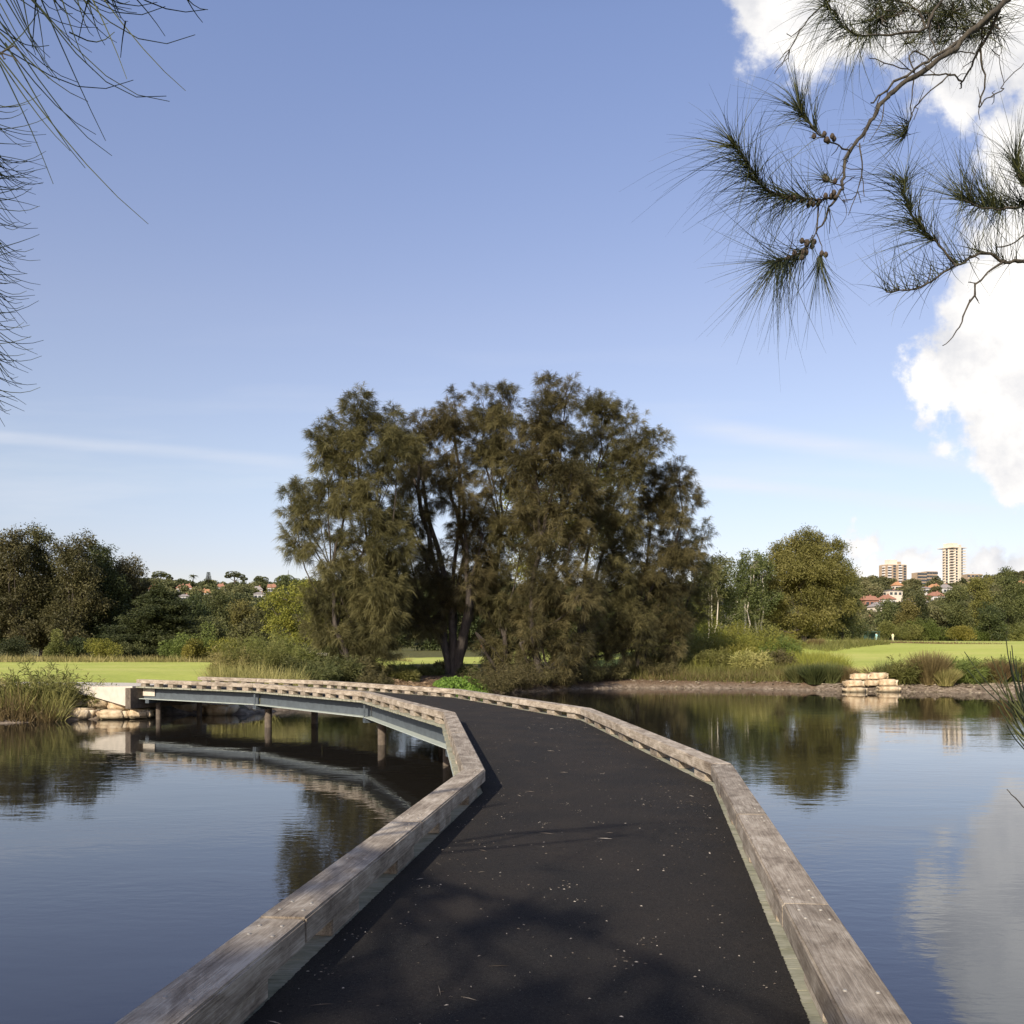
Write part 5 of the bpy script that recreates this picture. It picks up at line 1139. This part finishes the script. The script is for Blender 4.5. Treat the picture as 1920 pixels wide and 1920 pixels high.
R.limb(zoomR([(955, 985), (1000, 950), (1025, 935)]), 3.57, 3.5, .003, .002); q_ = R.limb(zoomR([(955, 980), (900, 965), (855, 940)]), 3.57, 3.7, .003, .002); R.cones(q_, 4, .3, .9); R.needles(q_, 26, .24, .7, .2, .2)
R.limb(zoomR([(940, 1040), (975, 1090), (975, 1150), (930, 1210)]), 3.5, 3.5, .002, .001)
E_ = R.limb(zoomR([(830, 1080), (820, 1230), (760, 1310), (680, 1370), (600, 1385)]), 3.55, 3.3, .0045, .002)
R.needles(E_, 120, .27, .55, .3, -.45, (-.35, 0, -.35)); R.needles(E_, 40, .25, .5, .5, 0, (-.6, 0, .1)); R.cones(E_, 10, .4, .8)
E2 = R.limb(zoomR([(820, 1230), (850, 1300), (840, 1370)]), 3.5, 3.5, .003, .0015); R.needles(E2, 40, .25, .5, .6, -.6, (0, 0, -.5)); R.cones(E2, 4, .3, .9)
Fb = R.limb(zoomR([(1510, -20), (1440, 60), (1395, 150), (1250, 180), (1030, 180), (940, 100), (870, -10)]), 4.1, 3.7, .010, .003)
R.needles(Fb, 130, .24, .8, .55, 0, (-.2, 0, 0)); R.needles(Fb, 30, .3, .5, .6, -.5, (-.1, 0, -.6))
R.limb(zoomR([(1400, 150), (1330, 30), (1200, 0), (1050, -40)]), 4.1, 4.2, .007, .003)
R.limb(zoomR([(900, -10), (780, 100), (700, 230), (650, 320), (600, 390)]), 3.8, 3.7, .0045, .0016); R.limb(zoomR([(740, 150), (690, 190), (665, 175)]), 3.75, 3.7, .003, .0015)
R.limb(zoomR([(1440, 60), (1420, 190), (1470, 260)]), 4.05, 3.95, .006, .003)
R.limb(zoomR([(1700, 150), (1690, 290), (1712, 430), (1680, 565), (1720, 520), (1800, 480), (1815, 440), (1925, 330)]), 4.0, 4.3, .0065, .002); R.limb(zoomR([(1815, 440), (1790, 320), (1805, 240), (1780, 190)]), 4.2, 4.2, .0025, .001)
R.limb(zoomR([(1780, 70), (1720, 200), (1650, 330), (1600, 420), (1578, 470)]), 4.0, 4.1, .010, .003)
R.limb(zoomR([(1590, 430), (1530, 390), (1400, 400), (1270, 360), (1100, 308)]), 4.1, 4.0, .006, .0025)
R.limb(zoomR([(1340, 380), (1310, 310), (1350, 270), (1440, 330)]), 3.9, 3.95, .005, .003)
R.limb(zoomR([(1660, 285), (1560, 275), (1500, 330)]), 3.95, 3.95, .004, .002)
Mm = R.limb(zoomR([(1530, 390), (1430, 480), (1345, 570), (1320, 630), (1290, 730)]), 3.95, 3.8, .005, .002); R.needles(Mm, 60, .23, .75, .8, .2, (-.45, 0, .2)); R.limb(zoomR([(1340, 400), (1320, 560), (1325, 610)]), 3.85, 3.85, .004, .002)
R.limb(zoomR([(1180, 540), (1160, 650), (1100, 750)]), 3.7, 3.7, .003, .0015)
# twiggy mass at the top right
for k_ in range(40):
    a = R.rg.uniform(1120, 1800); b = R.rg.uniform(-60, 160); Q = R.limb(zoomR([(a, b), (a + R.rg.uniform(-90, 60), b + R.rg.uniform(-60, 90)), (a + R.rg.uniform(-170, 60), b + R.rg.uniform(-90, 130))]), 4.1, 4.2, .0045, .0015)
    R.needles(Q, 34, .20, .9, .2, .1)
K = R.limb(zoomR([(2100, 1420), (1920, 1390), (1820, 1380), (1720, 1340), (1640, 1370), (1560, 1410), (1440, 1480), (1320, 1545), (1190, 1545)]), 3.7, 3.5, .011, .003)
K2 = R.limb(zoomR([(1560, 1410), (1470, 1300), (1390, 1230), (1310, 1110), (1285, 960)]), 3.55, 3.5, .007, .002)
R.needles(K2, 150, .26, .65, .25, .25, (-.25, 0, .2)); R.needles(K2, 26, .36, .35, .3, -.2, (-.8, 0, -.35), curl=.15)
R.limb(zoomR([(1820, 1380), (1690, 1480), (1620, 1640), (1560, 1760), (1490, 1830)]), 3.6, 3.5, .007, .002); R.limb(zoomR([(1670, 1500), (1625, 1495)]), 3.6, 3.6, .003, .002)
R.limb(zoomR([(1950, 1230), (1860, 1290), (1770, 1310)]), 3.7, 3.6, .005, .0025)
R.needles(K, 130, .2, .8, .15, .5, (0, 0, .5))
Lb = R.limb(zoomR([(2050, 1040), (1920, 1090), (1800, 1110), (1700, 1100), (1580, 1060)]), 3.8, 3.5, .009, .0025)
R.needles(Lb, 190, .25, .6, .15, .5, (-.3, 0, .55)); R.needles(Lb, 80, .2, .7, .15, -.4, (0, 0, -.3))
L2 = R.limb(zoomR([(2050, 1000), (1960, 1000), (1900, 960), (1880, 850)]), 3.6, 3.6, .007, .002); R.needles(L2, 110, .28, .5, .1, .6, (-.1, 0, .6))
for pts_, D_ in ((zoomR([(2100, 1420)])[0], 3.7), (zoomR([(2050, 1040)])[0], 3.8), (zoomR([(2050, 1000)])[0], 3.6)):
    e = P(pts_[0], pts_[1], D_); Qc = bez((4.25, -.1, 5.6), e, .25, 13, .045, R.rg); R.tb.add(Qc, np.linspace(.035, .011, 13), 8); R.needles(Qc, 120, .2, .9, .1, .1)
# low twigs at the right edge
lowb = P(1990, 1470, 2.6); Qc = bez((4.5, -.6, 2.6), lowb, -.1, 13, .04, R.rg); R.tb.add(Qc, np.linspace(.03, .006, 13), 8); R.needles(Qc, 150, .17, .9, .05, .2)
Q0 = R.limb([(1990, 1470), (1955, 1410), (1930, 1350)], 2.6, 2.6, .006, .003)
for (tx, ty, bx, by) in [(1808, 1222, 1930, 1350), (1858, 1230, 1935, 1345), (1886, 1196, 1930, 1340), (1897, 1210, 1935, 1330), (1875, 1238, 1925, 1340), (1905, 1235, 1935, 1340), (1868, 1290, 1930, 1380), (1885, 1262, 1932, 1370), (1915, 1250, 1945, 1360), (1888, 1300, 1935, 1390), (1908, 1290, 1945, 1390), (1873, 1325, 1945, 1400), (1890, 1345, 1950, 1420), (1900, 1265, 1940, 1350)]:
    for q_i in range(2):
        ox, oy = (0, 0) if q_i == 0 else (R.rg.uniform(-6, 22), R.rg.uniform(6, 40)); D_ = 2.6 + R.rg.uniform(-.1, .1)
        a, b = np.array([bx + 4, by + 14], float), np.array([tx + ox, ty + oy], float); t = np.linspace(0, 1, 6)[:, None]; q = a * (1 - t) + b * t; q[:, 0] -= (4 * t * (1 - t))[:, 0] * 9
        tb_ = Tubes(); tb_.add(np.array([P(x_, y_, D_) for x_, y_ in q]), np.linspace(.0030, .0013, 6), 3); R.N.append(tb_.V[0]); R.NT.append(np.full(15, R.rg.random()))
R.limb([(1990, 1570), (1945, 1535), (1910, 1505), (1888, 1480)], 2.6, 2.55, .004, .0014, 5)
R.needles(Q0, 24, .16, .5, .3, .5, (-.3, 0, .5))
# high crown outside the picture, above and behind
for k_ in range(26):
    c = np.array([R.rg.uniform(2.6, 6.4), R.rg.uniform(-2.6, 1.0), R.rg.uniform(6.5, 10)]); Q = bez((4.25, .1, min(c[2] - .4, 9)), c, .2, 7, .05, R.rg); R.tb.add(Q, np.linspace(.03, .005, 7), 6); R.needles(Q, 100, .3, .9, .4, 0)
R.build()

Lt = Overhang('overhanging_casuarina', (-7.6, -1.2, gz(-7.6, -1.2)), 'near casuarina on the left, only its long drooping needles hanging into the upper left')
Lt.dens = 1.0
Lt.tb.add(np.array([(-7.6, -1.2, Lt.base[2] - .2), (-7.4, -1.1, 3.2), (-7.0, -1.0, 5.0), (-6.2, -1.0, 6.6), (-5.2, -1.0, 7.8)]), [.18, .15, .12, .08, .03], 12)
def lbranch(pts, D0, D1, r0, r1, src):
    Q = Lt.limb(pts, D0, D1, r0, r1); Qc = bez(src, Q[0], .1, 13, .05, Lt.rg); Lt.tb.add(Qc, np.linspace(.035, r0, 13), 8); Lt.needles(Qc, 150, .22, .9, .05, -.2); return Q
def arc(p0, p1, sag, D, W=.0030):
    """single long needle from p0 to p1 in the picture, sagging"""
    a, b = np.array(p0, float), np.array(p1, float); t = np.linspace(0, 1, 6)[:, None]; q = a * (1 - t) + b * t; q[:, 1] += (4 * t ** 1.4 * (1 - t))[:, 0] * sag * 1.7
    q = np.array([P(x, y, D + .1 * u) for (x, y), u in zip(q, t[:, 0])]); tb = Tubes(); tb.add(q, np.linspace(W / 2, W / 5, 6), 3); Lt.N.append(tb.V[0]); Lt.NT.append(np.full(15, Lt.rg.random()))
N1 = lbranch([(-120, -60), (0, -70), (110, -60), (260, -70), (330, -60)], 2.5, 2.6, .008, .002, (-6.6, -1.0, 5.9))
N2 = lbranch([(-140, 40), (-60, 70), (-15, 95), (10, 110)], 2.4, 2.4, .007, .002, (-6.9, -1.0, 5.3))
N3 = lbranch([(-60, 120), (-22, 260), (-16, 400), (-24, 540), (-22, 640), (-30, 740)], 2.7, 2.7, .006, .0015, (-7.1, -1.0, 4.8))
for (a, b, s) in [((-10, 95), (278, 420), 14), ((-8, 80), (250, 150), 30), ((20, -50), (318, 190), 36), ((30, -40), (312, 180), 46), ((-20, 10), (210, 292), 22), ((-10, 60), (180, 252), 16), ((10, 80), (160, 315), 10), ((-10, 100), (132, 283), 8), ((60, -40), (198, 264), 4), ((100, -50), (366, 65), 40),
                  ((200, -40), (385, 18), 16), ((90, -60), (310, 12), 30), ((150, -60), (348, 170), 10), ((230, -30), (310, 68), -4), ((160, -30), (238, 148), -6), ((-20, 20), (148, 155), 14), ((0, 60), (165, 190), 10), ((-20, 40), (92, 85), 12), ((60, -30), (84, 110), -10), ((0, -20), (112, 152), 6), ((130, 60), (215, 60), 14),
                  ((170, -20), (147, 76), -4), ((70, -40), (60, 90), 4), ((235, 40), (226, 108), -6), ((-20, -10), (50, 104), 4), ((-10, 110), (78, 10), 10), ((330, -40), (380, 42), 4), ((320, -40), (390, 18), 10), ((120, -50), (295, 4), 18), ((0, 120), (100, 345), -6)]:
    arc(a, b, s, 2.5 + Lt.rg.uniform(-.1, .1), .0054)
for k_ in range(26):
    x0, y0 = Lt.rg.uniform(-30, 210), Lt.rg.uniform(-50, -10); a = Lt.rg.uniform(.35, 1.4); ln = Lt.rg.uniform(90, 210) * (1.15 - x0 / 300)
    arc((x0, y0), (x0 + ln * math.cos(a), y0 + ln * math.sin(a)), Lt.rg.uniform(4, 16), 2.5 + Lt.rg.uniform(-.15, .15), .0046)
for k_ in range(120):
    y0 = Lt.rg.uniform(190, 740); x0 = -22 + Lt.rg.uniform(-6, 6); ln = Lt.rg.uniform(55, 122) * (1 - .2 * (y0 - 190) / 550); a = Lt.rg.uniform(-.35, 1.15)
    arc((x0, y0), (x0 + ln * math.cos(a), y0 + ln * math.sin(a)), Lt.rg.uniform(-2, 14) * (1 if a > .2 else .6), 2.7 + Lt.rg.uniform(-.1, .1), .0034)
for k_ in range(90):
    y0 = Lt.rg.uniform(160, 740); x0 = -26; ln = Lt.rg.uniform(40, 110); a = Lt.rg.uniform(-.2, 1.2)
    arc((x0, y0), (x0 - ln * math.cos(a), y0 + ln * math.sin(a)), Lt.rg.uniform(0, 10), 2.7 + Lt.rg.uniform(-.25, .25), .0034)
Lt.needles(N1, 30, .12, .5, .1, -.3, (.3, 0, -.3), .0026)
for (cx, cy, cz, r_, n_) in [(-6.0, -1.5, 6.5, .8, 11), (-6.2, -2.6, 6.8, .8, 9), (-4.9, -1.7, 6.4, .8, 10), (-4.0, -2.2, 6.6, .8, 9), (-3.0, -2.6, 6.7, .7, 8), (-5.6, -1.0, 6.2, .7, 7), (-5.2, .3, 6.3, .45, 5), (-4.4, .2, 6.2, .4, 5), (-5.0, -2.9, 7.2, .9, 8)]:
    cx, cy = cx + .5, cy - 2.5; src = np.array([-6.2, -1.0, 6.6]); hub = np.array([cx, cy, cz]); Lt.tb.add(bez(src, hub, .15, 7, .04, Lt.rg), np.linspace(.035, .012, 7), 6)
    for q_i in range(n_):
        e = hub + Lt.rg.normal(0, r_ * .55, 3) * np.array([1, 1, .5]); Q = bez(hub, e, .05, 6, .02, Lt.rg); Lt.tb.add(Q, np.linspace(.010, .003, 6), 5); Lt.needles(Q, 230, .32, .95, .2, -.1, W=.0048)
Lt.build()
